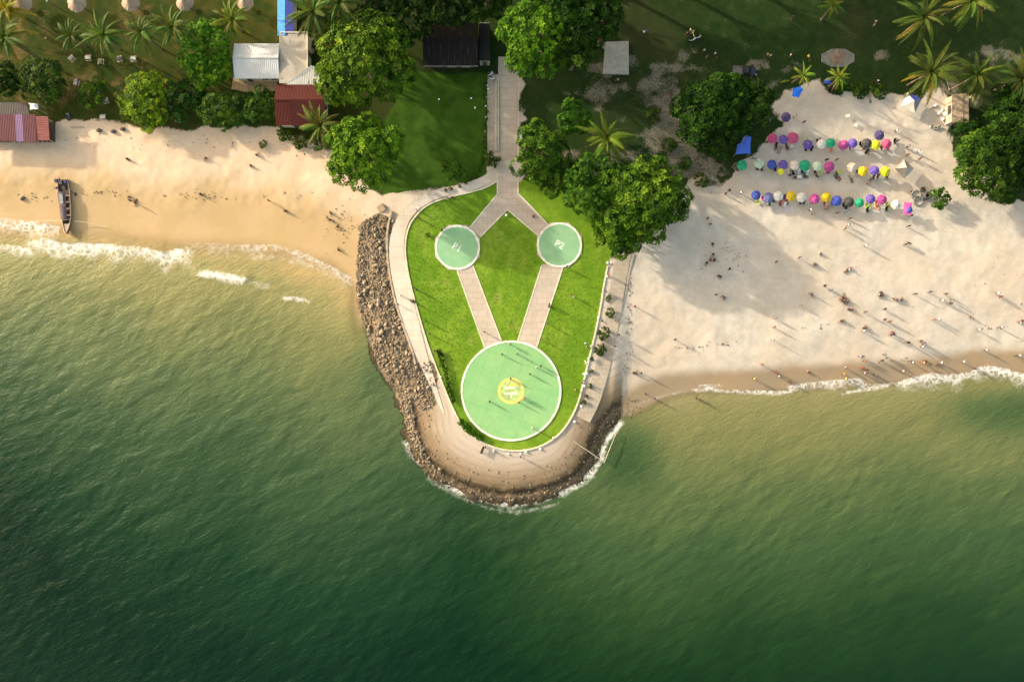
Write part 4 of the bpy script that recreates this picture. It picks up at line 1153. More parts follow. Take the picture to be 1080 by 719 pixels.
PALMS = [
    (6, 40, 27, 7.5, 'broad palm cut by the left edge above the dark tree', (1.2, 1.25, 1.0)),
    (76, 38, 17, 4.5, 'young palm, leftmost in the row across the upper left lawn', (1.0, 1.1, .9)),
    (111, 38, 23, 6.5, 'full palm, second from the left in the lawn row', (1.1, 1.25, 1.0)),
    (150, 35, 21, 6.5, 'palm third from the left in the lawn row', (1.1, 1.25, 1.0)),
    (183, 30, 22, 7.0, 'palm nearest the tall bright tree in the lawn row', (1.1, 1.25, .9)),
    (246, 22, 19, 5.5, 'yellowish palm below the thatched parasol by the blue roof', (1.7, 1.45, .8)),
    (331, 14, 27, 8.0, 'tall palm right of the blue roof at the top edge', (1.0, 1.1, .9)),
    (358, 4, 24, 8.5, 'palm at the top edge above the very large tree', (.9, 1.0, .8)),
    (344, 36, 18, 6.5, 'palm half hidden by the left side of the very large tree', (1.4, 1.4, .8)),
    (339, 133, 25, 6.0, 'pale spiky palm between the red roof and the left beach', (1.25, 1.2, .95)),
    (640, 146, 25, 6.0, 'bright yellow green palm left of the bare earth patches', (1.35, 1.4, .75)),
    (645, 0, 24, 8.5, 'shaded palm at the top edge above the stained slab', (.7, .75, .7)),
    (847, 80, 13, 5.0, 'small sunlit palm above the bright blue tarp square', (2.2, 2.1, 1.0)),  # sunlight put into the bright frond tint of these small palms
    (884, 82, 13, 5.0, 'small sunlit palm below the eight sided platform', (2.1, 2.0, .9)),
    (877, 6, 13, 5.0, 'small sunlit palm at the top edge above the grass field', (1.8, 1.7, .8)),
    (973, 19, 25, 7.5, 'broad sunlit palm near the top right, left of the corner palm', (.95, 1.0, .7)),
    (1022, 2, 27, 8.0, 'yellow green palm cut by the top edge near the right corner', (1.35, 1.35, .75)),
    (980, 77, 28, 7.0, 'broad olive palm above the white topped tent', (.95, .92, .65)),
    (1028, 80, 25, 7.0, 'olive palm above the straw roofed kiosk', (.85, .88, .62)),
    (1076, 84, 25, 7.5, 'palm cut by the right edge beside the dark trees', (.7, .72, .55)),
    (8, 10, 20, 4.0, 'orange yellow palm in the top left corner', (3.2, 2.0, .6)),
]
for a in PALMS: palm(*a, n=(15 if a[2] < 15 else 24), up=(1.15 if a[2] < 15 else 1.0))
# fallen fronds left on the grass
for (px, py, a, lab) in [(874, 18, 1.0, 'dry palm frond fallen on the grass below the top edge palm'), (822, 88, .2, 'yellow frond fallen left of the bright blue tarp square')]:
    x, y = at(px, py); o = part('fallen_frond', FR[1], None, color=(2.4, 2.1, 1.2), loc=(x, y, G + .45), rot=(0, R(-5), a)); o.scale = (2.4, 2.4, 1.2); tag(o, lab, 'palm frond')

# ------------------------------------------------------------------ beach umbrellas
M_CLOTH = tinted('umbrella_cloth', .75, .18, 2.5)
M_CLOTH2 = tinted('painted_fabric', .75, .15, 4.0)
M_METAL = simple('pole_metal', (.55, .53, .48), .4, .1, 4.0, .5, .6)
t = NT('umbrella_panels'); nB = t.noise(2.2, 5, .7, v=t.objco())
c = t.mix(1.0, t.objcolor(), t.attr('panel'), 'MULTIPLY'); c = t.mix(t.ss(nB, .45, .75, 0, .3), c, t.mix(.5, c, (.5, .47, .42)))
M_UMB = t.done(t.bsdf(c, .8, .1))
def canopy_mesh(r, hgt, n=8, sag=.06):
    seg = n * 4; rings = 7; V = []; F = []
    for i in range(rings + 1):
        q = i / rings
        for k in range(seg):
            a = 2 * math.pi * k / seg
            ph = (k % 4) / 4.0; cur = math.sin(math.pi * ph)
            rr = r * q * (1 - .075 * cur * q)
            z = hgt * (1 - q ** 1.35) - sag * cur * q * (1.2 - .3 * q) * r
            V.append((max(rr, .01) * math.cos(a), max(rr, .01) * math.sin(a), z))
    o = len(V)
    for k in range(seg):
        x, y, z = V[rings * seg + k]; V.append((x * 1.005, y * 1.005, z - .11 - (.03 if k % 4 else 0)))
    for i in range(rings):
        for k in range(seg): F.append((i * seg + k, i * seg + (k + 1) % seg, (i + 1) * seg + (k + 1) % seg, (i + 1) * seg + k))
    for k in range(seg): F.append((rings * seg + k, rings * seg + (k + 1) % seg, o + (k + 1) % seg, o + k))
    me = bpy.data.meshes.new('canopy'); me.from_pydata(V, [], [f[::-1] for f in F]); me.materials.append(M_UMB)
    pv = [1.0, .84, .97, .80, 1.0, .88, .95, .82]
    at_ = me.attributes.new('panel', 'FLOAT', 'FACE'); at_.data.foreach_set('value', [pv[(i % seg) // 4] for i in range(len(F))]); me.update()
    return me
umb = thing('beach_umbrella', 'x', 'beach umbrella', (0, 0, -50), 0, 'umbrellas in rows on the right beach')
can = part('canopy', canopy_mesh(1.06, .42), umb, color=(1, 1, 1), loc=(0, 0, 1.85))
part('pole', MB().tube([(0, 0, -.2), (0, 0, 2.3)], .025, 7).mesh('pole', M_METAL, True), umb)
part('finial', MB().ball((0, 0, 0), (.05, .05, .07)).mesh('finial', M_METAL, True), umb, loc=(0, 0, 2.31))
rb = MB()
for k in range(8):
    a = 2 * math.pi * k / 8; rb.tube([(.04 * math.cos(a), .04 * math.sin(a), 2.22), (.55 * math.cos(a), .55 * math.sin(a), 2.05), (1.03 * math.cos(a), 1.03 * math.sin(a), 1.83)], .010, 4)

UC = dict(pink=(.62, .10, .22), magenta=(.48, .07, .27), purple=(.17, .10, .42), slate=(.17, .18, .38), blue=(.06, .09, .42), green=(.02, .42, .20), white=(.78, .76, .66), cream=(.78, .66, .52), mint=(.62, .74, .54), yellow=(.78, .55, .02), lemon=(.74, .72, .03), charcoal=(.075, .072, .065), plum=(.09, .065, .17), azure=(.03, .14, .62))
ROWS = [
    ('top', [(815.5, 146, 'pink', 1.05), (826, 147, 'purple', .92), (836.5, 146, 'pink', 1.18), (852, 152, 'purple', 1.0), (867, 151, 'white', .98), (877, 151, 'green', .98), (891, 152, 'magenta', 1.0), (900, 151, 'purple', .98), (915, 151, 'charcoal', 1.0), (924, 152, 'lemon', 1.0), (936, 151, 'pink', 1.0)]),
    ('middle', [(783, 173.5, 'green', 1.05), (802, 172, 'mint', 1.0), (814, 173, 'blue', .98), (826, 173.5, 'purple', .98), (838, 174.5, 'cream', 1.0), (850, 174, 'green', 1.12), (862, 175, 'mint', .98), (875, 175, 'magenta', 1.05), (899, 176, 'cream', .98), (911, 180, 'yellow', .98), (923, 180, 'purple', .98), (934, 180, 'lemon', 1.05)]),
    ('bottom', [(797.5, 206, 'blue', .98), (811, 208, 'slate', 1.05), (821.5, 207, 'white', .98), (834.5, 207.5, 'yellow', 1.02), (846, 208, 'white', 1.02), (860, 210, 'magenta', 1.0), (872, 208, 'yellow', 1.0), (883, 211, 'blue', 1.05), (895.5, 213, 'charcoal', 1.08), (907, 213, 'green', .95), (919, 210, 'purple', .98), (931, 211, 'magenta', 1.02), (945.5, 215, 'white', .98)]),
]
rs = random.Random(11)
CN = dict(slate='slate purple', mint='pale mint white', cream='cream', lemon='lemon yellow', charcoal='dark charcoal', plum='dark plum', azure='bright blue')
first = True
def put_umb(px, py, c, s, lab, tilt=True):
    global first
    x, y = at(px, py, G + 2); z = gz(x, y); lv = (x, y, z); rz = rs.uniform(0, 6.28)
    if first:
        o = umb; o.location = lv; o.rotation_euler = (0, 0, rz); o.scale = (s, s, 1); o['label'] = lab; ks = kids(umb); first = False
    else: o, ks = dup(umb, lv, rz, lab, (s, s, 1))
    o.rotation_euler = (rs.uniform(-.07, .07), rs.uniform(-.07, .07), rz)
    k = rs.uniform(.68, .86)
    for q in ks:
        if q.name.startswith('canopy'): q.color = tuple(min(.9, v * k) for v in UC[c]) + (1,)
_kc[umb.name] = [(c, []) for c in kids(umb)]
for row, lst in ROWS:
    for i, (px, py, c, s) in enumerate(lst):
        put_umb(px, py, c, s, f"{CN.get(c, c)} beach umbrella, {ORD[i]} from the left in the {row} row")
for (px, py, c, s, lab) in [(829, 123, 'plum', .98, 'dark purple beach umbrella alone above the top row, near the wide dark tree'), (928, 142, 'plum', 1.0, 'dark plum umbrella just above the yellow one at the right end of the top row'), (825, 180.5, 'lemon', .66, 'small lime umbrella tucked below a purple one in the middle row'), (959.5, 222, 'blue', .72, 'small dark blue umbrella at the lower end of the pink awning')]:
    put_umb(px, py, c, s, lab)

# ------------------------------------------------------------------ beach chairs and tables
ch = thing('beach_chair', 'x', 'beach chair', (0, 0, -50), 0, 'folding chairs around the umbrellas')
fr = MB()
for sx in (-.28, .28):
    fr.tube([(sx, -.55, 0), (sx, .45, .38)], .018, 5); fr.tube([(sx, .40, 0), (sx, -.35, .42), (sx, -.62, .85)], .018, 5)
for (y, z) in ((.45, .38), (-.62, .85), (-.5, .03)): fr.tube([(-.28, y, z), (.28, y, z)], .016, 5)
part('frame', fr.mesh('frame', M_METAL), ch)
m = MB(); prof = [(.44, .37), (.2, .25), (-.08, .20), (-.3, .36), (-.5, .62), (-.62, .85)]
V = []
for (y, z) in prof: V += [(-.27, y, z), (.27, y, z), (.27, y - .005, z - .02), (-.27, y - .005, z - .02)]
Fq = []
for i in range(len(prof) - 1):
    a = i * 4; b = a + 4; Fq += [(a, a + 1, b + 1, b), (a + 3, b + 3, b + 2, a + 2), (a, b, b + 3, a + 3), (a + 1, a + 2, b + 2, b + 1)]
m.add(V, Fq)
part('sling', m.mesh('sling', M_CLOTH2), ch, color=(1, 1, 1))
_kc[ch.name] = [(c, []) for c in kids(ch)]
CCOL = dict(lime=(.50, .62, .06), orange=(.80, .22, .08), red=(.42, .03, .04), pink=(.62, .10, .22), black=(.02, .02, .022), navy=(.02, .05, .18), green=(.02, .12, .06), white=(.75, .74, .66), cream=(.70, .62, .36), purple=(.14, .05, .25), brown=(.13, .08, .05), coral=(.78, .22, .16))
CH = [('top', [(810, 148, 'lime', 1.4), (818, 154, 'black', 0), (829, 155, 'brown', .4), (851, 148, 'lime', 1.2), (849, 158, 'black', .2), (855, 158, 'black', -.3), (862, 149, 'black', 1.2), (876, 158.5, 'orange', .1), (886, 156, 'black', .7), (896, 156, 'purple', .1), (907, 153, 'black', .5), (912, 155, 'black', 1.0), (913, 161, 'black', -.5), (929, 157, 'brown', .2), (936, 157, 'red', -.2), (943, 150, 'black', .2)]),
      ('middle', [(777, 179, 'brown', .6), (774, 176, 'brown', -.6), (798, 178, 'black', .3), (803, 179, 'brown', 0), (811, 179, 'lime', .2), (817, 179, 'black', 0), (831, 182, 'cream', .3), (836, 183, 'black', .5), (842, 182, 'white', 0), (846, 182, 'navy', .6), (851, 183, 'white', -.2), (848, 186, 'green', .3), (859, 181, 'black', 0), (865, 182, 'lime', .1), (861, 186, 'brown', .8), (873, 181, 'red', .2), (882, 184, 'red', .7), (885, 183, 'lime', -.4), (881, 187, 'green', 0), (899, 183, 'cream', 0), (904, 182, 'navy', .8), (907, 183, 'black', -.2), (921, 187, 'black', .1), (925, 187, 'brown', -.3), (930, 186, 'white', 1.3), (935, 187, 'brown', 0)]),
      ('bottom', [(799, 214, 'lime', .3), (803.5, 210, 'pink', 0), (811, 215.5, 'green', 0), (815, 212, 'green', .5), (822, 215.5, 'red', 0), (829, 214, 'red', .3), (826.5, 209, 'purple', 0), (827, 217, 'white', 0), (843, 214, 'black', .2), (847, 214, 'brown', -.2), (855, 213, 'red', .4), (869, 215, 'red', .2), (872, 217, 'coral', 0), (877, 215, 'purple', .3), (889, 217, 'black', .4), (892, 219, 'black', -.4), (913, 217.5, 'lime', .1), (916, 219, 'lime', -.3), (914, 222, 'black', .2), (923, 215, 'coral', 0), (924, 219, 'orange', .2), (934, 217, 'lime', .1), (937, 219, 'lime', .5), (934, 221, 'black', 0)])]
firstc = True
CADJ = dict(lime='lime green', navy='navy blue', green='dark green', coral='coral pink', red='dark red')
for row, lst in CH:
    for i, (px, py, c, a) in enumerate(sorted(lst)):
        n = [q for q in sorted(lst) if q[2] == c].index((px, py, c, a))
        tot = sum(1 for q in lst if q[2] == c)
        lab = f"{CADJ.get(c, c)} beach chair by the {row} umbrella row" + (f", {ORD[n]} {CADJ.get(c, c)} from left" if tot > 1 else '')
        x, y = at(px, py); lv = (x, y, gz(x, y)); rz = math.pi + a
        if firstc: o = ch; o.location = lv; o.rotation_euler = (0, 0, rz); o['label'] = lab; ks = kids(ch); firstc = False
        else: o, ks = dup(ch, lv, rz, lab)
        for q in ks:
            if q.name.startswith('sling'): q.color = CCOL[c] + (1,)
# folding tables
tb_ = thing('folding_table', 'x', 'table', (0, 0, -50), 0, 'low tables on the sand')
part('table_top', MB().box((0, 0, .52), (.9, .6, .04)).mesh('table_top', M_CLOTH2), tb_, color=(.7, .68, .6))
lm = MB().tube([(0, 0, 0), (0, 0, .5)], .022, 5).mesh('leg', M_METAL)
for sx in (-.38, .38):
    for sy in (-.24, .24): part('leg', lm, tb_, loc=(sx, sy, 0))
_kc[tb_.name] = [(c, []) for c in kids(tb_)]
TBL = [(893, 123, (.7, .66, .56), .2, 'pale low table alone on the sand above the top umbrella row'), (902, 132.5, (.75, .72, .66), 1.1, 'white low table on the sand near the middle of the beach top'), (834, 155, (.6, .6, .5), .4, 'small pale table below the big pink umbrella of the top row'), (842, 187, (.7, .68, .6), 0, 'small white table below the cream umbrella of the middle row'), (871, 216, (.6, .55, .45), .3, 'small table below the second yellow umbrella of the bottom row'), (787, 158, (.25, .22, .16), 0, 'dark low table in the shade below the blue tarpaulin')]
for i, (px, py, c, a, lab) in enumerate(TBL):
    x, y = at(px, py); lv = (x, y, gz(x, y))
    if i == 0: o = tb_; o.location = lv; o.rotation_euler = (0, 0, a); o['label'] = lab; ks = kids(tb_)
    else: o, ks = dup(tb_, lv, a, lab)
    for q in ks:
        if q.name.startswith('table_top'): q.color = c + (1,)

# ------------------------------------------------------------------ tarpaulins and tents
def tarp(name, label, cat, pix, h, col, droop=.25, mat=None):
    pts = [at(a, b, G + h) for a, b in pix]
    cx = sum(q[0] for q in pts) / len(pts); cy = sum(q[1] for q in pts) / len(pts)
    z = gz(cx, cy); th = thing(name, label, cat, (cx, cy, z))
    n = len(pts); V = [(0, 0, h + .1)]; sub = 4
    ringp = []
    for i in range(n):
        a, b = pts[i], pts[(i + 1) % n]
        for k in range(sub):
            f = k / sub; sg = math.sin(math.pi * f)
            x = a[0] + (b[0] - a[0]) * f - cx; y = a[1] + (b[1] - a[1]) * f - cy
            ringp.append((x * (1 - .05 * sg), y * (1 - .05 * sg), h - droop * (i % 2) - .1 * sg))
    N = len(ringp); F = []
    V += [(x * .5, y * .5, h * .5 + z_ * .5 + .02) for x, y, z_ in ringp] + ringp
    for k in range(N):
        F.append((0, 1 + k, 1 + (k + 1) % N)); F.append((1 + k, 1 + N + k, 1 + N + (k + 1) % N, 1 + (k + 1) % N))
    o_ = len(V); V += [(x, y, z_ - .03) for x, y, z_ in V]; F += [tuple(i + o_ for i in f[::-1]) for f in F]
    m = MB(); m.add(V, F)
    part('canopy', m.mesh('canopy', M_CLOTH2, True), th, color=col)
    pmesh = MB().tube([(0, 0, -.1), (0, 0, h - .05)], .04, 6).mesh('pole', M_POLE)
    for i in range(n): part('pole', pmesh, th, loc=((pts[i][0] - cx) * .97, (pts[i][1] - cy) * .97, -droop * (i % 2)))
    return th
tarp('tarpaulin', 'blue tarpaulin shelter beside the wide dark tree, left end of the umbrellas', 'tarpaulin', [(775.5, 163), (792, 162), (793, 142), (787, 142.5), (778, 152)], 2.4, (.07, .16, .60))
tarp('tarpaulin', 'bright blue tarp square below the small sunlit palm', 'tarpaulin', [(835, 102), (843, 103), (847, 95), (844, 91), (836, 93)], 2.3, (.02, .16, .70))
tarp('tarpaulin', 'small deep blue tarp by the palm below the eight sided platform', 'tarpaulin', [(868, 88), (876, 89), (877, 84), (873, 82)], 2.2, (.03, .09, .50))
tarp('awning', 'pink rectangular awning at the right end of the bottom umbrella row', 'awning', [(953.5, 213), (962, 213.5), (961.5, 227), (953, 226)], 1.9, (.62, .10, .32), .05)
def tent(label, px, py, r, h, cols, rz):
    x, y = at(px, py, G + h * .6); th = thing('peaked_tent', label, 'tent', (x, y, gz(x, y)), rz)
    for k in range(4):
        a0, a1 = R(90 * k), R(90 * k + 90)
        m = MB(); ap = Vector((0, 0, h)); p0 = Vector((r * math.cos(a0), r * math.sin(a0), h * .62)); p1 = Vector((r * math.cos(a1), r * math.sin(a1), h * .62))
        n = 5; V = []
        for i in range(n + 1):
            for j in range(n + 1):
                e = p0.lerp(p1, j / n); e.z -= 0; q = ap.lerp(e, i / n); q.z -= .22 * math.sin(math.pi * i / n) + .08 * math.sin(math.pi * j / n) * i / n
                V.append(tuple(q))
        m.add(V, [(i * (n + 1) + j, i * (n + 1) + j + 1, (i + 1) * (n + 1) + j + 1, (i + 1) * (n + 1) + j)[::-1] for i in range(n) for j in range(n)])
        part('panel', m.mesh('panel', M_CLOTH2, True), th, color=cols[k])
    pmesh = MB().tube([(0, 0, -.1), (0, 0, h * .62)], .04, 6).mesh('pole', M_METAL)
    for k in range(4): part('pole', pmesh, th, loc=(r * .98 * math.cos(R(90 * k)), r * .98 * math.sin(R(90 * k)), 0))
tent('grey peaked tent at the right end of the middle umbrella row', 953.5, 178, 2.05, 2.6, [(.20, .17, .14), (.34, .30, .26), (.15, .125, .10), (.40, .35, .31)], 0)
tent('peaked tent with white, grey and dark blue panels below the olive palm', 961, 108.5, 2.3, 2.7, [(.05, .06, .30), (.72, .68, .58), (.62, .55, .44), (.26, .27, .29)], R(20))

# grey rings on the sand
M_RUB = simple('grey_rubber', (.20, .19, .17), .6, .25, 3.0); M_RUBD = simple('dark_rubber', (.06, .058, .055), .6, .25, 3.0)
for (px, py, r, m, lab) in [(966, 206, .95, M_RUB, 'upper grey inflatable ring on the sand left of the round bush'), (968, 212, .95, M_RUB, 'lower grey inflatable ring on the sand left of the round bush')]:
    x, y = at(px, py); o = MB().torus((0, 0, .17), r, .17, 26, 9).build('inflatable_ring', m, smooth=True, loc=(x, y, gz(x, y))); tag(o, lab, 'inflatable ring')
x, y = at(975.5, 207.5); th = thing('inner_tube_stack', 'dark stacked inner tubes between the grey rings and the round bush', 'inner tubes', (x, y, gz(x, y)))
for k in range(3): part('inner_tube', MB().torus((.05 * k, .04 * k, .2 + .36 * k), .55, .22, 22, 8).mesh('inner_tube', M_RUBD, True), th)
x, y = at(973, 200); o = MB().torus((0, 0, .16), .38, .17, 20, 8).build('inner_tube', M_RUBD, smooth=True, loc=(x, y, gz(x, y))); tag(o, 'small black inner tube on the sand above the stacked tubes', 'inner tube')

# white sacks and crates by the kiosk
M_SACK = simple('white_sack', (.72, .70, .63), .85, .2, 4.0); M_CRATE = simple('crate_plastic', (.42, .40, .33), .7, .3, 3.0)
for i, (px, py, s) in enumerate([(990, 120, 1.0), (993, 117, .8), (996, 121, 1.3), (1000, 124, 1.2), (994, 126, .9), (1001, 131, .9), (986, 112, .8), (999, 118, .9)]):
    x, y = at(px, py); m = MB(); m.ball((0, 0, .22), (.45 * s, .32 * s, .24), 10, 7); m.ball((.42 * s, 0, .2), (.12, .10, .09), 8, 5)
    o = m.build('sack', M_SACK, smooth=True, loc=(x, y, gz(x, y))); o.rotation_euler = (0, 0, i * 1.1); tag(o, 'white filled sack lying in the heap left of the straw roofed kiosk', 'sack', 'white sacks by the kiosk')
for i, (px, py) in enumerate([(982, 134), (986, 135.5), (990, 134.5)]):
    x, y = at(px, py); th = thing('crate', ['pale open crate nearest the sand', 'pale open crate between two others', 'pale open crate nearest the dark tree'][i] + ' below the sacks', 'crate', (x, y, gz(x, y)), .1 * i)
    m = MB(); m.box((0, 0, .05), (.7, .5, .05))
    m.build('crate_floor', M_CRATE, th); m = MB()
    for (c_, d_) in (((.34, 0, .22), (.03, .5, .40)), ((-.34, 0, .22), (.03, .5, .40)), ((0, .24, .22), (.65, .03, .40)), ((0, -.24, .22), (.65, .03, .40))): m.box(c_, d_)
    m.build('crate_side', M_CRATE, th)
for (px, py, a, lab) in [(984, 113, .5, 'driftwood plank beside the sacks under the olive palm'), (1000, 92, 1.9, 'pale bent palm stem leaning between the two olive palms')]:
    x, y = at(px, py); o = MB().tube([(-.9, 0, .1), (0, .1, .16), (1.0, 0, .12)], [.10, .11, .07], 7).build('driftwood', M_POLE, loc=(x, y, gz(x, y))); o.rotation_euler = (0, 0, a); tag(o, lab, 'driftwood')

# ------------------------------------------------------------------ picnic tables of the upper left garden
pt = thing('picnic_table', 'x', 'picnic table', (0, 0, -50), 0, 'picnic tables on the upper left lawn')
part('table_top', MB().box((0, 0, .74), (1.5, .8, .05)).mesh('table_top', M_CLOTH2), pt, color=(.75, .72, .62))
bm_ = MB(); bm_.box((0, 0, .44), (1.5, .28, .05)); bm_ = bm_.mesh('bench_seat', M_POLE)
for sy in (-.68, .68): part('bench_seat', bm_, pt, loc=(0, sy, 0))
lg = MB(); lg.tube([(0, -.75, 0), (0, -.25, .72)], .04, 5); lg.tube([(0, .75, 0), (0, .25, .72)], .04, 5); lg.box((0, 0, .40), (.06, 1.5, .06)); lg = lg.mesh('trestle', M_POLE)
for sx in (-.55, .55): part('trestle', lg, pt, loc=(sx, 0, 0))
_kc[pt.name] = [(c, []) for c in kids(pt)]
PT = [(77, 62.5, .75, (.40, .38, .34), 'grey picnic table standing diagonally, leftmost below the lawn palms'), (94.5, 62, .1, (.75, .72, .6), 'white topped picnic table second from the left below the lawn palms'), (107.5, 66, 1.5, (.24, .26, .12), 'mossy picnic table third from the left below the lawn palms'), (127, 63, .2, (.12, .11, .18), 'dark picnic table fourth from the left below the lawn palms'), (142, 63, 0, (.78, .76, .68), 'white picnic table rightmost below the lawn palms'), (113, 107, .3, (.62, .60, .52), 'pale table with stools between the small tree and the yellow green tree'), (110, 124.5, .1, (.75, .72, .62), 'white table at the sand edge below the small loose tree'), (82, 88, 1.3, (.7, .68, .6), 'small white table left of the small loose tree'), (189, 126.5, -.25, (.80, .76, .66), 'white table with a dark seat at the sand edge under the shaded tree')]
for i, (px, py, a, c, lab) in enumerate(PT):
    x, y = at(px, py); lv = (x, y, G)
    if i == 0: o = pt; o.location = lv; o.rotation_euler = (0, 0, a); o['label'] = lab; ks = kids(pt)
    else: o, ks = dup(pt, lv, a, lab)
    o.scale = (.78, .78, .9)
    for q in ks:
        if q.name.startswith('table_top'): q.color = tuple(v * .62 for v in c) + (1,)
for i, (px, py, lab) in enumerate([(104, 137.5, 'dark beach stone at the top of the left sand, left of its neighbour'), (119, 138.5, 'dark beach stone at the top of the left sand, right of its neighbour'), (129, 136, 'smaller dark stone below the yellow green tree')]):
    x, y = at(px, py); m = MB(); m.ball((0, 0, .2), (.62, .42, .35), 12, 8); o = m.build('stone', simple('dark_stone', (.12, .10, .08), .9, .4, 3.0, bump=.4) if i == 0 else bpy.data.materials['dark_stone'], smooth=True, loc=(x, y, gz(x, y))); tag(o, lab, 'stone')
x, y = at(33, 110); tarp('tarpaulin', 'small white sheet awning over the grey back porch roof edge', 'tarpaulin', [(29, 108), (38, 109), (39, 115), (30, 115)], 3.0, (.75, .73, .66))
x, y = at(81, 133.5); o = MB().tube([(-1.4, 0, .15), (1.4, 0, .15)], .11, 8).build('log', M_POLE, loc=(x, y, gz(x, y))); tag(o, 'thin straight log lying on the sand right of the restaurant', 'log')
bn = thing('bench', 'dark timber bench on the pale apron below the big pad', 'bench', at(509, 474) + (G,), R(68))
MB().box((0, 0, .44), (1.6, .42, .06)).build('seat', M_DARKW, bn)
MB().box((0, .24, .72), (1.6, .06, .34)).build('backrest', M_DARKW, bn)
lg = MB().box((0, 0, .2), (.08, .4, .41)).mesh('leg', M_DARKW)
for sx in (-.65, .65): part('leg', lg, bn, loc=(sx, 0, 0))

# small white stones and lawn posts
M_STONE = simple('painted_stone', (.78, .76, .68), .8, .2, 4.0)
sm = MB().ball((0, 0, .10), (.22, .2, .16), 9, 6).mesh('stone', M_STONE, True)
for (px, py) in [(514, 90), (515, 94), (513, 103), (512.5, 112), (512.5, 124), (512, 139), (511, 150), (501, 114), (463, 105), (497, 104)]:
    x, y = at(px, py); o = part('white_stone', sm, None, loc=(x, y, G + .02)); o.rotation_euler = (0, 0, px); tag(o, 'small white painted stone along the left side of the narrow walk', 'stone', 'white stones along the narrow walk')
x, y = at(534, 227); o = part('white_stone', sm, None, loc=(x, y, G + .04)); o.scale = (1.5, 1.5, 1.2); tag(o, 'single white stone on the grass where the two slab paths part', 'stone')
rs = random.Random(3)
for i in range(34):
    px, py = random.Random(i + 50).choice([(428, 234), (433, 225), (438, 218), (612, 430), (604, 445), (595, 456), (585, 464), (570, 472), (552, 476), (535, 476), (633, 322), (630, 336), (627, 350), (624, 366), (620, 380), (617, 394), (614, 408), (640, 290), (642, 280), (522, 473), (468, 408), (462, 395)])
    x, y = at(px + rs.uniform(-3, 3), py + rs.uniform(-3, 3)); o = part('kerb_stone', sm, None, loc=(x, y, gz(x, y) + .05)); o.rotation_euler = (0, 0, i); o.scale = (rs.uniform(.7, 1.4),) * 3
    tag(o, 'pale loose stone along the lawn kerb of the point', 'stone', 'loose stones along the lawn kerb')

# ------------------------------------------------------------------ vehicles
M_CARP = simple('dark_car_paint', (.020, .020, .024), .3, .15, 3.0, .5); M_GLASS = simple('dark_glass', (.02, .022, .026), .1, .1, 2.0, .6); M_TYRE = simple('tyre', (.02, .02, .02), .85); M_BED = simple('load_bed', (.16, .14, .125), .8, .35, 4.0); M_LAMP = simple('lamp_glass', (.7, .68, .6), .3)
x, y = at(785.5, 74.5, G + 1)
car = thing('pickup_truck', 'dark pickup truck with a brown open bed parked above the wide dark tree', 'pickup truck', (x, y, G), R(-4))
m = MB()
sec = [(-2.55, .55, .92), (-2.5, .52, 1.02), (.25, .52, 1.02), (.35, .5, 1.05), (1.5, .5, 1.05), (2.35, .5, .95), (2.6, .52, .72)]
V = []
for (xx, z0, z1) in sec:
    hw = .92 if abs(xx) < 2.4 else .84
    V += [(xx, -hw, z0 - .15), (xx, hw, z0 - .15), (xx, hw * 1.0, z0 + (z1 - z0) * .7), (xx, hw * .93, z1), (xx, -hw * .93, z1), (xx, -hw, z0 + (z1 - z0) * .7)]
Fq = []
for i in range(len(sec) - 1):
    for k in range(6): Fq.append((i * 6 + k, (i + 1) * 6 + k, (i + 1) * 6 + (k + 1) % 6, i * 6 + (k + 1) % 6))
Fq += [tuple(range(6)), tuple(range((len(sec) - 1) * 6 + 5, (len(sec) - 1) * 6 - 1, -1))]
m.add(V, [f[::-1] for f in Fq]); m.build('body', M_CARP, car)
m = MB(); V = [(.1, -.84, 1.03), (1.55, -.84, 1.03), (1.55, .84, 1.03), (.1, .84, 1.03), (.2, -.68, 1.62), (.95, -.68, 1.62), (.95, .68, 1.62), (.2, .68, 1.62)]
m = MB(); V2 = [(-.35, -.84, 1.03), (1.35, -.84, 1.03), (1.35, .84, 1.03), (-.35, .84, 1.03), (-.2, -.68, 1.64), (.65, -.68, 1.64), (.65, .68, 1.64), (-.2, .68, 1.64)]
m.add(V2, [(4, 5, 6, 7), (0, 1, 5, 4), (1, 2, 6, 5), (2, 3, 7, 6), (3, 0, 4, 7)]); m.build('cab', M_CARP, car)
m = MB(); m.add([(1.34, -.74, 1.08), (1.34, .74, 1.08), (.72, .62, 1.61), (.72, -.62, 1.61)], [(0, 1, 2, 3)]); o = m.build('windscreen', M_GLASS, car); o.location = (.012, 0, .012)
m = MB(); m.add([(-.34, -.7, 1.12), (-.34, .7, 1.12), (-.22, .6, 1.58), (-.22, -.6, 1.58)], [(3, 2, 1, 0)]); o = m.build('rear_window', M_GLASS, car); o.location = (-.012, 0, 0)
for s_ in (-1, 1):
    m = MB(); m.add([(-.2, s_ * .825, 1.1), (1.15, s_ * .825, 1.1), (.62, s_ * .7, 1.58), (-.14, s_ * .7, 1.58)], [(0, 1, 2, 3) if s_ < 0 else (3, 2, 1, 0)]); o = m.build('side_window', M_GLASS, car); o.location = (0, s_ * .012, 0)
    MB().box((2.52, s_ * .62, .74), (.14, .34, .18)).build('headlight', M_LAMP, car)
    MB().box((1.2, s_ * 1.0, 1.12), (.12, .18, .14)).build('mirror', M_CARP, car)
    for xx in (-1.6, 1.65):
        w_ = MB().tube([(xx, s_ * .68, .36), (xx, s_ * .94, .36)], .36, 18).build('wheel', M_TYRE, car); MB().tube([(xx, s_ * .93, .36), (xx, s_ * .955, .36)], .2, 12).build('rim', M_METAL, w_)
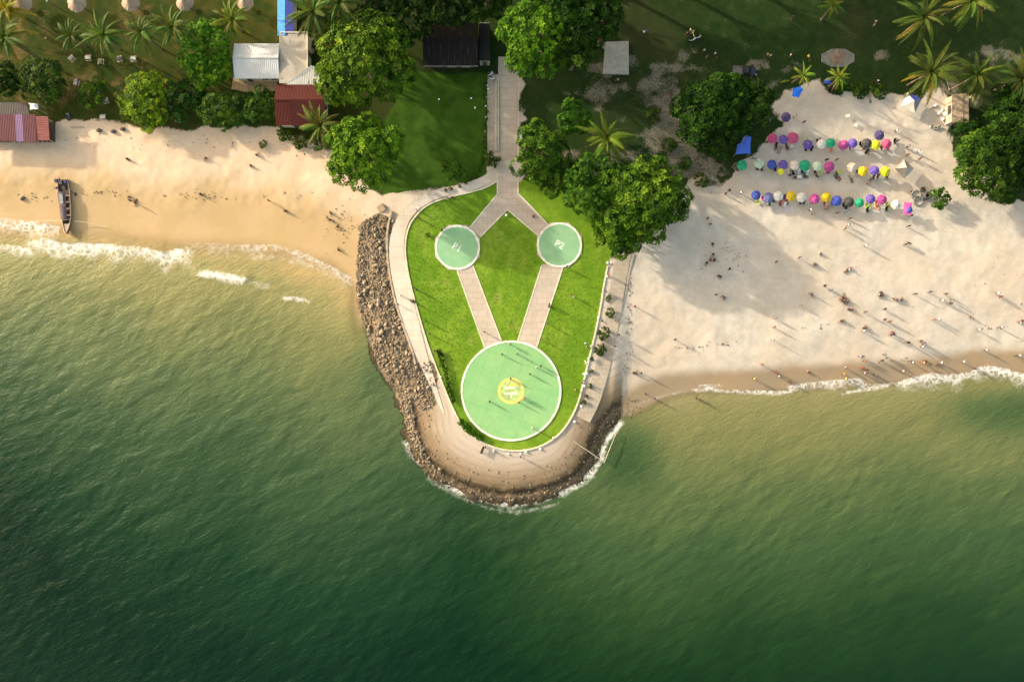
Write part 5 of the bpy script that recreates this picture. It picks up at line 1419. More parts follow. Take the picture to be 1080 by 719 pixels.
m = MB(); m.box((-1.45, 0, 1.035), (1.9, 1.5, .02)); m.box((-1.45, .80, 1.12), (2.0, .08, .2)); m.box((-1.45, -.80, 1.12), (2.0, .08, .2)); m.box((-2.44, 0, 1.12), (.08, 1.52, .2)); m.build('load_bed', M_BED, car)

sc_ = thing('scooter', 'x', 'motor scooter', (0, 0, -50), 0, 'parked motor scooters')
def scb(name, mb, m, col=None, smooth=False): part(name, mb.mesh(name, m, smooth), sc_, color=col)
m = MB(); m.tube([(-.62, 0, .72), (-.3, 0, .62), (.05, 0, .42), (.38, 0, .42), (.52, 0, .75), (.50, 0, 1.0)], [.14, .19, .17, .16, .15, .08], 10); scb('body', m, M_CLOTH2, (.5, .5, .5), True)
m = MB(); m.ball((-.3, 0, .82), (.42, .15, .08), 10, 6); scb('seat', m, M_TYRE, None, True)
for xx in (-.55, .66):
    m = MB(); m.torus((xx, 0, .25), .19, .06, 18, 7, Matrix.Rotation(R(90), 3, 'X')); scb('wheel', m, M_TYRE, None, True)
m = MB(); m.tube([(.50, -.34, 1.05), (.52, 0, 1.0), (.50, .34, 1.05)], .025, 6); m.tube([(.66, 0, .28), (.52, 0, 1.0)], .03, 6); scb('handlebar', m, M_METAL)
m = MB(); m.ball((.60, 0, .92), (.06, .09, .09), 8, 6); scb('headlight', m, M_LAMP, None, True)
_kc[sc_.name] = [(c, []) for c in kids(sc_)]
SCO = [(726, 38, .6, (.10, .08, .08), 'dark scooter in the group parked on the dark grass field'), (731, 37, 1.8, (.80, .78, .05), 'bright yellow scooter in the group parked on the dark grass field'), (729.5, 43, .3, (.72, .72, .70), 'white scooter in front of the yellow one on the dark grass field'), (735, 40.5, .2, (.55, .55, .52), 'silver scooter right of the yellow one on the dark grass field'), (517, 79, .5, (.75, .74, .70), 'white scooter parked at the head of the narrow walk, upper one'), (519, 83.5, -.4, (.66, .65, .62), 'pale scooter parked at the head of the narrow walk, lower one'), (73, 124, 1.5, (.12, .08, .28), 'violet scooter parked at the sand edge right of the restaurant'), (872.5, 92, .7, (.06, .06, .07), 'black scooter parked under the small deep blue tarp'), (877, 95, 1.2, (.30, .10, .08), 'reddish scooter parked below the small deep blue tarp')]
for i, (px, py, a, c, lab) in enumerate(SCO):
    x, y = at(px, py); lv = (x, y, gz(x, y))
    if i == 0: o = sc_; o.location = lv; o.rotation_euler = (0, 0, a); o['label'] = lab; ks = kids(sc_)
    else: o, ks = dup(sc_, lv, a, lab)
    for q in ks:
        if q.name.startswith('body'): q.color = c + (1,)

# ------------------------------------------------------------------ the beached longtail boat
M_HULL = simple('hull_wood', (.18, .10, .055), .7, .35, 1.5); M_GUN = simple('gunwale_paint', (.44, .33, .23), .7, .3, 2.0); M_DECK = simple('deck_boards', (.36, .25, .17), .8, .4, 3.0); M_CAN = simple('faded_canopy', (.115, .080, .088), .8, .3, 1.2); M_INS = simple('dark_interior', (.05, .032, .022), .85); M_BLUE = simple('navy_cover', (.03, .035, .11), .7, .3, 3.0); M_ENG = simple('engine_block', (.05, .045, .045), .6); M_TARP = simple('silver_sheet', (.26, .26, .25), .6, .3, 2.0)
a = at(64.5, 188, G); b = at(70.2, 246, .8)
ctr = ((a[0] + b[0]) / 2, (a[1] + b[1]) / 2); Lb = math.hypot(b[0] - a[0], b[1] - a[1]); rz = math.atan2(b[1] - a[1], b[0] - a[0])
zb = gz(ctr[0], ctr[1])
boat = thing('longtail_boat', 'narrow wooden longtail boat with a faded canopy beached at the left shore', 'boat', (ctr[0], ctr[1], zb - .25), rz)
boat.rotation_euler = (0, R(3.5), rz)
NS = 26; V = []; V2 = []
def hw_(s): return 1.16 * (max(0.0, 1 - max(0, (s - .42) / .58) ** 2.1)) ** .8 * (1 - .22 * max(0, (.25 - s) / .25) ** 2) + .03
for i in range(NS + 1):
    s_ = i / NS; xx = -Lb / 2 + Lb * s_; hw = hw_(s_); sh = .82 + .75 * max(0, (s_ - .6) / .4) ** 2 + .15 * max(0, (.2 - s_) / .2); kl = .0 + .55 * max(0, (s_ - .75) / .25) ** 2
    V += [(xx, -hw, sh), (xx, -hw * .94, sh * .62 + kl * .2), (xx, -hw * .62, kl + .12), (xx, 0, kl), (xx, hw * .62, kl + .12), (xx, hw * .94, sh * .62 + kl * .2), (xx, hw, sh),
          (xx, hw * .93 - .02, sh), (xx, hw * .85 - .02, sh * .62 + kl * .2), (xx, 0, kl + .2), (xx, -hw * .85 + .02, sh * .62 + kl * .2), (xx, -hw * .93 + .02, sh)]
Fq = []
for i in range(NS):
    for k in range(12): Fq.append((i * 12 + k, (i + 1) * 12 + k, (i + 1) * 12 + (k + 1) % 12, i * 12 + (k + 1) % 12))
Fq += [tuple(range(11, -1, -1)), tuple(range(NS * 12, NS * 12 + 12))]
m = MB(); m.add(V, Fq); m.build('hull', M_HULL, boat)
for s_ in (-1, 1):
    m = MB(); m.tube([(-Lb / 2 + Lb * i / NS, s_ * hw_(i / NS), .86 + .75 * max(0, (i / NS - .6) / .4) ** 2 + .15 * max(0, (.2 - i / NS) / .2)) for i in range(NS + 1)], .10, 7); m.build('gunwale', M_GUN, boat)
def deck(s0, s1, z, mname, mm, k=.88):
    m = MB(); V = []; n = 8
    for i in range(n + 1):
        s_ = s0 + (s1 - s0) * i / n; zz = z + .75 * max(0, (s_ - .6) / .4) ** 2; xx = -Lb / 2 + Lb * s_
        V += [(xx, -hw_(s_) * k, zz), (xx, hw_(s_) * k, zz), (xx, hw_(s_) * k, zz - .05), (xx, -hw_(s_) * k, zz - .05)]
    F_ = []
    for i in range(n):
        q = i * 4; F_ += [(q, q + 4, q + 5, q + 1), (q + 3, q + 2, q + 6, q + 7)]
    m.add(V, F_); return m.build(mname, mm, boat)
deck(.02, .80, .34, 'floor_boards', M_INS); deck(.82, .985, .80, 'bow_deck', M_DECK); deck(.01, .10, .80, 'stern_deck', M_HULL)
m = MB(); V = []; n = 8; x0, x1 = -Lb / 2 + Lb * .24, -Lb / 2 + Lb * .735
for i in range(7):
    f = i / 6
    for xx in (x0, x1):
        wd = hw_((xx + Lb / 2) / Lb) * .90
        V.append((xx, (-wd + (wd * 1.55) * f), 1.36 + .16 * math.sin(math.pi * f)))
V += [(q[0], q[1], q[2] - .04) for q in V]
m.add(V, [(2 * i, 2 * i + 1, 2 * i + 3, 2 * i + 2) for i in range(6)] + [(14 + 2 * i, 14 + 2 * i + 2, 14 + 2 * i + 3, 14 + 2 * i + 1) for i in range(6)]); m.build('canopy', M_CAN, boat)
MB().box((-Lb / 2 + Lb * .37, -.25, 1.55), (2.0, .7, .03)).build('roof_sheet', M_TARP, boat)
MB().box((-Lb / 2 + Lb * .485, -.28, 1.545), (.07, 1.6, .04)).build('roof_batten', M_GUN, boat)
pmesh = MB().tube([(0, 0, .4), (0, 0, 1.37)], .035, 6).mesh('canopy_post', M_GUN)
for s_ in (.25, .42, .58, .725):
    for sg in (-1, .62): part('canopy_post', pmesh, boat, loc=(-Lb / 2 + Lb * s_, sg * hw_(s_) * .86, 0))
for s_ in (.3, .42, .54, .66): MB().box((-Lb / 2 + Lb * s_, 0, .62), (.35, hw_(s_) * 1.6, .05)).build('bench', M_DECK, boat)
MB().box((-Lb / 2 + Lb * .745, 0, .98), (.12, hw_(.745) * 1.85, .12)).build('thwart', M_GUN, boat)
m = MB(); m.box((-Lb / 2 + .75, -.25, 1.15), (.85, .7, .55)); m.tube([(-Lb / 2 + .4, -.3, 1.2), (-Lb / 2 - .2, -.5, 1.25)], .1, 7); m.build('engine', M_ENG, boat)
m = MB(); m.box((-Lb / 2 + .62, .62, 1.12), (.7, .55, .35)); m.box((-Lb / 2 + .35, -1.15, 1.2), (.7, .6, .4)); m.build('engine_cover', M_BLUE, boat)
m = MB(); m.box((-Lb / 2 + 1.7, .1, .72), (.8, .8, .5)); m.build('storage_box', M_ENG, boat)
m = MB(); m.tube([(-Lb / 2 + 1.9, .7, 1.0), (-Lb / 2 + 2.6, 1.3, .8), (-Lb / 2 + 3.2, 2.1, .45)], [.06, .06, .05], 7); m.ball((-Lb / 2 + 3.25, 2.15, .45), (.42, .22, .22), 10, 6); m.build('long_tail_shaft', M_ENG, boat, smooth=True)
m = MB(); m.tube([(Lb / 2 - .15, 0, 1.4), (Lb / 2 + .05, 0, 1.75)], [.10, .06], 8); m.build('bow_post', M_INS, boat)
M_ROPE = simple('rope', (.62, .55, .40), .9)
for (p0, p1, sg, lab) in [((75, 232.5), (108, 237), 1, 'pale mooring rope running from the boat bow to the right'), ((28, 233), (62, 231.5), -1, 'pale mooring rope running from the boat bow to the left')]:
    a, b = at(*p0), at(*p1); m = MB(); pts = []
    for i in range(13):
        f = i / 12; hgt_ = (1.0 * (1 - f) if sg > 0 else 1.0 * f) * .8; pts.append((a[0] + (b[0] - a[0]) * f, a[1] + (b[1] - a[1]) * f + .12 * math.sin(5 * f), max(gz(a[0] + (b[0] - a[0]) * f, a[1] + (b[1] - a[1]) * f), .02) + .22 + hgt_ * .6))
    m.tube(pts, .045, 5); o = m.build('mooring_rope', M_ROPE); tag(o, lab, 'rope')
x, y = at(19.5, 208); m = MB(); m.ball((0, 0, .15), (.6, .42, .3), 10, 6); o = m.build('stone', bpy.data.materials['dark_stone'], smooth=True, loc=(x, y, gz(x, y))); o.rotation_euler = (0, 0, .7); tag(o, 'dark stone on the wet sand left of the longtail boat', 'stone')

# ------------------------------------------------------------------ people
M_SKIN = tinted('skin', .6, .06, 6.0); M_HAIR = simple('hair', (.015, .012, .010), .6, .2, 8.0)
def skin_mesh(name, verts, edges, rad, mat, root=0, sub=1):
    me = bpy.data.meshes.new(name); me.from_pydata(verts, edges, []); o = bpy.data.objects.new(name, me); COL.objects.link(o)
    sm_ = o.modifiers.new('s', 'SKIN'); sm_.use_smooth_shade = True
    for i, r in enumerate(rad):
        me.skin_vertices[0].data[i].radius = (r, r); me.skin_vertices[0].data[i].use_root = (i == root)
    sb = o.modifiers.new('d', 'SUBSURF'); sb.levels = sub
    bpy.context.view_layer.update()
    out = bpy.data.meshes.new_from_object(o.evaluated_get(bpy.context.evaluated_depsgraph_get()))
    out.name = name; out.materials.clear(); out.materials.append(mat)
    bpy.data.objects.remove(o); bpy.data.meshes.remove(me)
    out.polygons.foreach_set('use_smooth', [True] * len(out.polygons))
    return out
def person_parts(J):
    """J: joints of one pose"""
    names = ['pel', 'sp', 'ch', 'nk', 'hd0', 'hd1', 'shL', 'elL', 'wrL', 'haL', 'shR', 'elR', 'wrR', 'haR', 'hpL', 'knL', 'anL', 'toL', 'hpR', 'knR', 'anR', 'toR']
    rad = dict(pel=.135, sp=.12, ch=.14, nk=.055, hd0=.088, hd1=.085, sh=.062, el=.044, wr=.032, ha=.040, hp=.092, kn=.062, an=.042, to=.038)
    V = [J[n] for n in names]; I = {n: i for i, n in enumerate(names)}
    E = [('pel', 'sp'), ('sp', 'ch'), ('ch', 'nk'), ('nk', 'hd0'), ('hd0', 'hd1')]
    for s_ in 'LR': E += [('ch', 'sh' + s_), ('sh' + s_, 'el' + s_), ('el' + s_, 'wr' + s_), ('wr' + s_, 'ha' + s_), ('pel', 'hp' + s_), ('hp' + s_, 'kn' + s_), ('kn' + s_, 'an' + s_), ('an' + s_, 'to' + s_)]
    body = skin_mesh('body', V, [(I[a], I[b]) for a, b in E], [rad[n] if n in rad else rad[n[:-1]] for n in names], M_SKIN)
    sv = ['sp', 'ch', 'shL', 'shR']; lerp = lambda a, b, t_: tuple(a[i] + (b[i] - a[i]) * t_ for i in range(3))
    SV = [J['sp'], J['ch'], J['shL'], lerp(J['shL'], J['elL'], .6), J['shR'], lerp(J['shR'], J['elR'], .6), lerp(J['sp'], J['pel'], .6)]
    shirt = skin_mesh('shirt', SV, [(0, 1), (1, 2), (2, 3), (1, 4), (4, 5), (0, 6)], [.145, .165, .085, .075, .085, .075, .15], M_CLOTH2)
    HV = [J['pel'], J['hpL'], lerp(J['hpL'], J['knL'], .75), J['hpR'], lerp(J['hpR'], J['knR'], .75)]
    shorts = skin_mesh('shorts', HV, [(0, 1), (1, 2), (0, 3), (3, 4)], [.155, .112, .095, .112, .095], M_CLOTH2)
    h0 = Vector(J['hd0']); h1 = Vector(J['hd1']); c = h0.lerp(h1, .62) + Vector((0, -.012, 0)) ; up = (h1 - h0).normalized()
    hb = MB(); hb.ball((0, 0, 0), (.108, .118, .115), 12, 8)
    qm = Vector((0, 0, 1)).rotation_difference(up).to_matrix()
    V2 = []; 
    for v in hb.v:
        q = Vector(v)
        if q.z < -.02 and q.y > -.02: q = q * .80
        V2.append(tuple(qm @ q + c))
    hb.v = V2
    return body, shirt, shorts, hb.mesh('hair', M_HAIR, True)
ST = dict(pel=(0, 0, .93), sp=(0, 0, 1.12), ch=(0, -.01, 1.33), nk=(0, 0, 1.47), hd0=(0, .02, 1.55), hd1=(0, .03, 1.66), shL=(.17, -.01, 1.38), elL=(.24, -.03, 1.11), wrL=(.25, .05, .88), haL=(.25, .08, .79), shR=(-.17, -.01, 1.38), elR=(-.24, -.03, 1.11), wrR=(-.25, .05, .88), haR=(-.25, .08, .79), hpL=(.09, 0, .87), knL=(.11, .02, .48), anL=(.11, -.02, .08), toL=(.13, .14, .03), hpR=(-.09, 0, .87), knR=(-.11, .02, .48), anR=(-.11, -.02, .08), toR=(-.13, .14, .03))
WK = dict(ST); WK.update(knL=(.10, .16, .50), anL=(.10, .26, .10), toL=(.11, .42, .06), knR=(-.10, -.06, .48), anR=(-.10, -.38, .14), toR=(-.11, -.26, .03), elL=(.24, -.16, 1.14), wrL=(.24, -.20, .90), haL=(.24, -.20, .81), elR=(-.24, .12, 1.14), wrR=(-.24, .28, .96), haR=(-.24, .33, .89))
SI = dict(pel=(0, 0, .12), sp=(0, -.06, .30), ch=(0, -.08, .50), nk=(0, -.04, .64), hd0=(0, 0, .72), hd1=(0, .02, .83), shL=(.17, -.07, .55), elL=(.26, .08, .36), wrL=(.18, .28, .42), haL=(.12, .34, .44), shR=(-.17, -.07, .55), elR=(-.26, .08, .36), wrR=(-.18, .28, .42), haR=(-.12, .34, .44), hpL=(.09, .04, .12), knL=(.15, .42, .42), anL=(.13, .62, .08), toL=(.13, .78, .03), hpR=(-.09, .04, .12), knR=(-.15, .42, .42), anR=(-.13, .62, .08), toR=(-.13, .78, .03))
LY = dict(pel=(0, 0, .12), sp=(0, -.20, .12), ch=(0, -.42, .13), nk=(0, -.56, .12), hd0=(0, -.64, .11), hd1=(0, -.76, .12), shL=(.17, -.46, .12), elL=(.36, -.30, .07), wrL=(.36, -.06, .06), haL=(.36, .03, .05), shR=(-.17, -.46, .12), elR=(-.36, -.56, .07), wrR=(-.30, -.78, .06), haR=(-.22, -.84, .05), hpL=(.09, .05, .11), knL=(.13, .44, .12), anL=(.14, .84, .06), toL=(.18, .94, .10), hpR=(-.09, .05, .11), knR=(-.16, .42, .22), anR=(-.13, .78, .06), toR=(-.17, .90, .08))
BE = dict(ST); BE.update(pel=(0, -.12, .90), sp=(0, .02, 1.03), ch=(0, .22, 1.12), nk=(0, .36, 1.14), hd0=(0, .44, 1.14), hd1=(0, .54, 1.17), shL=(.17, .24, 1.12), elL=(.21, .30, .84), wrL=(.16, .38, .62), haL=(.14, .40, .53), shR=(-.17, .24, 1.12), elR=(-.21, .30, .84), wrR=(-.16, .38, .62), haR=(-.14, .40, .53), hpL=(.09, -.10, .85), hpR=(-.09, -.10, .85), knL=(.12, .04, .47), knR=(-.12, .04, .47), anL=(.12, -.05, .08), anR=(-.12, -.05, .08))
POSE = {}
for nm, J in (('standing', ST), ('walking', WK), ('seated', SI), ('lying', LY), ('bending', BE)):
    th = thing('person', 'x', 'person', (0, 0, -60))
    b_, s_, t_, h_ = person_parts(J)
    part('body', b_, th, color=(.38, .22, .14)); part('shirt', s_, th, color=(.5, .5, .5)); part('shorts', t_, th, color=(.1, .1, .1)); part('hair', h_, th)
    _kc[th.name] = [(c, []) for c in kids(th)]
    POSE[nm] = [th, False]
PC = dict(black=(.018, .018, .02), white=(.78, .76, .70), red=(.50, .05, .05), blue=(.05, .10, .38), navy=(.02, .03, .10), grey=(.22, .22, .21), pink=(.62, .22, .30), orange=(.70, .25, .06), yellow=(.70, .56, .08), green=(.06, .25, .10), brown=(.14, .08, .05), maroon=(.20, .03, .04))
prs = random.Random(21)
_used = {}
def person(px, py, pose, shirt, short, where, rz=None, s=1.0, lift=0):
    """one person; the label says clothing, pose, place and, among equals, the count from the left"""
    x, y, z = gp(px, py); z = max(z, -.25) + lift
    th, placed = POSE[pose]
    rz = prs.uniform(0, 6.28) if rz is None else rz
    s = s * prs.uniform(.95, 1.05)
    if not placed:
        o = th; o.location = (x, y, z); o.rotation_euler = (0, 0, rz); o.scale = (s, s, s); ks = kids(th); POSE[pose][1] = True
    else: o, ks = dup(th, (x, y, z), rz, None, s)
    sk = prs.choice([(.26, .14, .085), (.20, .105, .06), (.15, .075, .045)])
    for q in ks:
        n = q.name.split('.')[0]
        if n == 'body': q.color = sk + (1,)
        elif n == 'shirt': q.color = PC[shirt] + (1,)
        elif n == 'shorts': q.color = PC[short] + (1,)
    _used.setdefault((pose, shirt, where), []).append((px, py, o))
    return o
B = ['black', 'navy', 'black', 'brown', 'maroon', 'grey', 'black']
def crowd(where, lst):
    for q in lst:
        px, py, pose = q[0], q[1], {'s': 'standing', 'w': 'walking', 'i': 'seated', 'l': 'lying', 'b': 'bending'}[q[2]]
        sh = q[3] if len(q) > 3 else prs.choice(B)
        person(px, py, pose, sh, prs.choice(['black', 'navy', 'grey', 'brown', 'black']), where)
crowd('right of the overhanging tree', [(745, 231, 's'), (748, 237, 's', 'red'), (751, 257, 'i'), (752, 268, 'i'), (745, 277, 'i'), (748, 275, 'b'), (752, 273, 'i', 'white'), (753, 275, 'i'), (757, 291, 'i'), (759.5, 291.5, 'i'), (768, 284, 's'), (754, 311, 's'), (761, 313, 'w'), (764, 313.5, 'i', 'white')])
crowd('beside the east wall', [(669, 323, 's'), (652, 353, 's'), (648, 365, 's'), (711, 358, 's')])
crowd('on wet sand beside the point', [(668, 393, 'i'), (670.5, 393.5, 'i'), (675.5, 393, 's'), (680, 415, 's'), (690, 420, 's'), (733, 419.5, 'b'), (737, 421, 's')])
crowd('just below the umbrella rows', [(894, 231, 's'), (892.5, 238, 'w', 'white'), (889, 242, 's'), (891, 224, 's'), (881, 225, 's', 'brown'), (911, 259.5, 's', 'white'), (956, 239, 's'), (953, 258, 's'), (955.5, 257, 'b'), (864, 267, 'i', 'white'), (817, 276.5, 's'), (841.5, 272, 's'), (857.5, 279, 'i'), (860, 279.5, 'i'), (893, 285, 'l'), (895.5, 284, 'i', 'white'), (780, 204, 's', 'white'), (764, 205, 's'), (768, 201.5, 's'), (853, 222, 's', 'white'), (856, 226, 's', 'grey')])
crowd('amid the right beach', [(868, 301.5, 's'), (874.5, 306, 's', 'grey'), (853, 309.5, 's'), (855.5, 310.5, 'i', 'white'), (889, 313, 'l'), (886, 317, 'i'), (889.5, 317.5, 'i'), (893.5, 317.5, 'i'), (891, 315, 'i'), (894, 326, 'i'), (897, 326.5, 'i'), (910.5, 329, 's'), (931, 326, 's'), (928, 308, 'i'), (926.5, 311, 'i'), (929.5, 311.5, 'i'), (943, 316, 'i'), (947, 317, 'i', 'white'), (950, 316.5, 'i'), (931, 337, 's'), (936, 339, 's', 'brown'), (887, 338.5, 'i'), (889.5, 338.5, 'i'), (816, 335.5, 'w'), (815, 345, 's'), (843, 322, 's', 'grey'), (910, 346, 'i'), (912.5, 346, 'i', 'red'), (908.5, 349, 's', 'white'), (813.5, 358, 's', 'white')])
crowd('on the far right sand', [(963, 310, 's', 'brown'), (978.5, 308, 's'), (995, 310, 's', 'brown'), (991, 317, 'w', 'white'), (999.5, 320, 'w'), (1001, 316.5, 'w'), (1049, 309.5, 'w', 'white'), (1052, 313, 'w'), (982, 337, 's', 'brown'), (987.5, 336.5, 's', 'white'), (1024, 335, 'i'), (1030, 347.5, 's', 'white'), (1053, 345, 's', 'white'), (1075, 340.5, 'i', 'white'), (1077, 338, 'i')])
crowd('at the right beach foam', [(802, 384, 's'), (817.5, 392, 's'), (820, 396.5, 's', 'white'), (831, 402.5, 's'), (794, 399, 's', 'yellow'), (851.5, 391.5, 'i', 'pink'), (908.5, 389, 'w'), (912.5, 389.5, 's'), (909.5, 393, 's', 'pink'), (907, 387.5, 's'), (889.5, 387, 's', 'grey'), (888, 394, 's', 'orange'), (889.5, 399, 's', 'yellow'), (921.5, 395, 's', 'grey')])
crowd('on brown sand above the foam', [(905, 375.5, 's', 'white'), (907.5, 375.5, 's'), (928, 380, 's'), (938, 380, 's', 'brown'), (930.5, 373.5, 's', 'grey'), (910, 380.5, 's', 'orange'), (937, 353, 's'), (939, 350.5, 's'), (940.5, 352.5, 's'), (955, 361, 'w'), (968.5, 359.5, 's'), (971.5, 361.5, 's'), (970.5, 365.5, 's', 'white'), (972, 363.5, 's'), (960, 382, 's', 'white'), (988, 385, 'i'), (990, 382, 's', 'white'), (971, 382, 'w', 'orange'), (1013.5, 381, 's', 'white'), (1037, 369, 's', 'white'), (1068, 374.5, 's'), (1072, 374.5, 's', 'white'), (950, 391, 's', 'white'), (1027.5, 388.5, 's'), (975, 380, 'i', 'brown')])
crowd('on the dry left beach', [(135, 168, 'i'), (218, 167, 'i'), (265, 175, 'i'), (271, 164, 'i')])
crowd('on the wet left beach', [(137.5, 208, 'i'), (140, 212.5, 's'), (143, 213.5, 'l', 'maroon'), (285, 212.5, 's'), (212, 205, 'i'), (302, 223, 'i', 'brown')])
crowd('left of the boulders', [(349.5, 225.5, 'i', 'brown'), (349, 232, 'i'), (356.5, 239, 'i'), (357.5, 264, 'i')])
crowd('on the large green pad', [(529.5, 373.5, 's'), (545, 373, 's', 'grey'), (565.5, 387, 's', 'white'), (570, 385.5, 's'), (516.5, 423, 's'), (538.5, 399, 's'), (561, 450.5, 's', 'white'), (558.5, 394, 's', 'green'), (538, 363, 'w', 'grey'), (551.5, 420.5, 's', 'orange'), (547, 424, 's', 'red'), (553, 419, 's', 'pink')])
crowd('on the lawn below pad P2', [(602, 311, 's'), (605, 313, 's', 'white'), (579, 321, 's'), (577, 341, 's'), (570, 357.5, 's'), (597.5, 281.5, 's'), (578.5, 323.5, 'i', 'grey')])
crowd('along the western lawn kerb', [(437.5, 304, 's'), (440, 305.5, 's', 'navy'), (449.5, 338.5, 's'), (453, 351.5, 's', 'grey'), (459, 369.5, 's'), (461, 371, 'i', 'navy'), (469, 241.5, 's', 'white'), (466.5, 243.5, 's'), (472, 210, 'i', 'white'), (478, 208.5, 'i'), (440, 222, 's', 'white'), (442, 230.5, 's')])
crowd('along the eastern lawn kerb', [(617, 362, 's', 'white'), (618.5, 365.5, 's', 'grey'), (615, 401, 's'), (613.5, 403.5, 's'), (606.5, 410.5, 's', 'red'), (637, 357, 's'), (635.5, 362, 's'), (636.5, 366, 'i'), (641, 290, 's', 'red'), (638, 307, 's', 'maroon')])
crowd('on the pale concrete walk', [(512, 470.5, 's'), (548.5, 481, 's', 'grey'), (433.5, 317, 's', 'grey'), (424, 312, 's', 'white'), (420.5, 321, 's', 'grey')])
crowd('on the slab paths', [(511, 350, 's', 'grey'), (562, 229, 'i', 'grey')])
crowd('on the dark grass field', [(678.5, 36, 's', 'white'), (680.5, 35, 's', 'blue'), (723.5, 37, 's', 'pink'), (727, 34, 's', 'white'), (741.5, 55, 's', 'white'), (744.5, 61.5, 's', 'black'), (753, 58.5, 's', 'white'), (755, 60, 'i', 'black'), (811, 60.5, 's', 'white'), (808, 59.5, 's', 'yellow'), (832, 60, 's', 'white'), (834, 20.5, 's', 'black'), (921, 25, 's', 'white'), (920, 28.5, 's', 'grey'), (923.5, 87, 's', 'white'), (925, 90, 'i', 'grey'), (853, 61, 'l', 'yellow'), (962, 65, 's', 'grey'), (1035, 12, 's', 'grey')])
crowd('on the bare earth', [(707, 91, 's'), (706, 102, 's'), (652, 84.5, 'i', 'white')])
crowd('among the umbrellas', [(822, 101.5, 's'), (846, 130, 's', 'brown'), (836.5, 124, 's', 'white'), (829, 157, 'i', 'brown'), (818, 156, 'i', 'brown'), (836, 180, 'i', 'white'), (838, 187.5, 'i', 'black'), (832, 185, 'i', 'brown'), (849, 187, 'i', 'black'), (870, 169.5, 's', 'black'), (880.5, 169.5, 's', 'black'), (872, 182.5, 'i', 'red'), (909, 158.5, 's', 'black'), (913, 162.5, 's', 'black'), (911, 153, 's', 'black'), (916.5, 190.5, 's', 'brown'), (914, 194, 's', 'brown'), (918.5, 188, 's', 'black'), (897, 189, 'l', 'brown'), (943.5, 150, 's', 'black'), (955, 164.5, 's', 'brown'), (966, 161, 's', 'white'), (967.5, 168.5, 's', 'black'), (955.5, 155.5, 's', 'grey'), (943, 139, 's', 'white'), (957.5, 203.5, 's', 'black'), (972.5, 198.5, 'i', 'black'), (958.5, 228, 's', 'black'), (869.5, 221, 's', 'brown'), (889, 216.5, 's', 'white'), (861.5, 149, 's', 'maroon')])
crowd('beside the longtail boat', [(64, 199, 'b', 'navy')])
crowd('on the upper left lawn', [(53, 4, 's', 'white'), (52, 43, 's', 'yellow'), (84, 86, 's', 'white'), (107, 100, 's', 'white')])
CW = dict(black='black', navy='navy blue')
HAS_S = {}
for (pose, shirt, where), lst in _used.items():
    lst.sort(key=lambda q: q[0])
    col = CW.get(shirt, shirt)
    if len(lst) == 1:
        lst[0][2]['label'] = f"{pose} person in a {col} top {where}"
    else:
        for i, q in enumerate(lst):
            w_ = 'leftmost such' if i == 0 else 'rightmost such' if i == len(lst) - 1 else f"{ORD[i]} from left"
            q[2]['label'] = f"{pose} person in a {col} top {where}, {w_}"
    for q in lst: q[2]['group'] = 'people ' + where

# ------------------------------------------------------------------ towels on the sand
tw = MB(); nn = 8
V = [(.45 * (2 * j / 4 - 1), .9 * (2 * i / nn - 1), .03 + .025 * math.sin(i * 1.9 + j * 2.3)) for i in range(nn + 1) for j in range(5)]
tw.add(V, [(i * 5 + j, i * 5 + j + 1, (i + 1) * 5 + j + 1, (i + 1) * 5 + j) for i in range(nn) for j in range(4)])
tw.add([(x_, y_, z_ - .02) for x_, y_, z_ in V], [(i * 5 + j, (i + 1) * 5 + j, (i + 1) * 5 + j + 1, i * 5 + j + 1) for i in range(nn) for j in range(4)])
twm = tw.mesh('towel', M_CLOTH2)
for i, (px, py, c_, a_, lab) in enumerate([(843, 158, (.45, .42, .36), .3, 'beige towel below the big pink umbrella of the top row'), (822, 158.5, (.35, .25, .2), -.4, 'brown towel below the first purple umbrella of the top row'), (908, 161, (.5, .5, .46), .6, 'pale towel below the charcoal umbrella of the top row'), (836, 189, (.55, .48, .42), .1, 'cream towel below the cream umbrella of the middle row'), (883, 187.5, (.30, .05, .06), .8, 'dark red towel beside the chairs right of the magenta umbrella'), (868, 187, (.4, .38, .3), -.2, 'tan towel below the third pale umbrella of the middle row'), (829, 218.5, (.6, .5, .5), .1, 'pinkish towel below the white umbrella of the bottom row'), (871, 219.5, (.5, .35, .3), .4, 'rust coloured towel below the second yellow umbrella'), (892, 222, (.6, .58, .52), .9, 'white towel below the charcoal umbrella of the bottom row'), (968, 160, (.62, .58, .5), 1.2, 'pale towel on the sunlit sand above the grey peaked tent')]):
    x, y = at(px, py); o = part('towel', twm, None, color=c_, loc=(x, y, gz(x, y)), rot=(0, 0, a_)); tag(o, lab, 'towel')

# ------------------------------------------------------------------ boulders, rubble and driftwood
t = NT('boulder_rock'); v = t.objco()
nB = t.noise(2.2, 5, .65, v=v); nC = t.noise(7, 4, .6, v=v)
c = t.mix(t.ss(t.noise(.9, 3, .6, v=t.pos()), .3, .7), t.mix(t.objrand(), (.15, .115, .075), (.38, .31, .215)), (.27, .215, .145)); c = t.mix(t.ss(nB, .4, .7, 0, .6), c, (.16, .115, .07)); c = t.mix(t.ss(nC, .55, .75, 0, .4), c, (.42, .37, .28))
c = t.mix(t.ss(t.noise(1.6, 4, .7, v=t.pos()), .5, .66, 0, .7), c, (.09, .065, .04))
M_ROCK = t.done(t.bsdf(c, .9, .2, t.bump(t.math('ADD', nB, nC), .5, .08)))
t = NT('wet_rock'); v = t.pos()
nB = t.noise(1.5, 5, .65); c = t.mix(t.ss(nB, .35, .65), (.085, .064, .040), (.26, .195, .12)); M_WROCK = t.done(t.bsdf(c, .75, .3, t.bump(nB, .5, .08)))
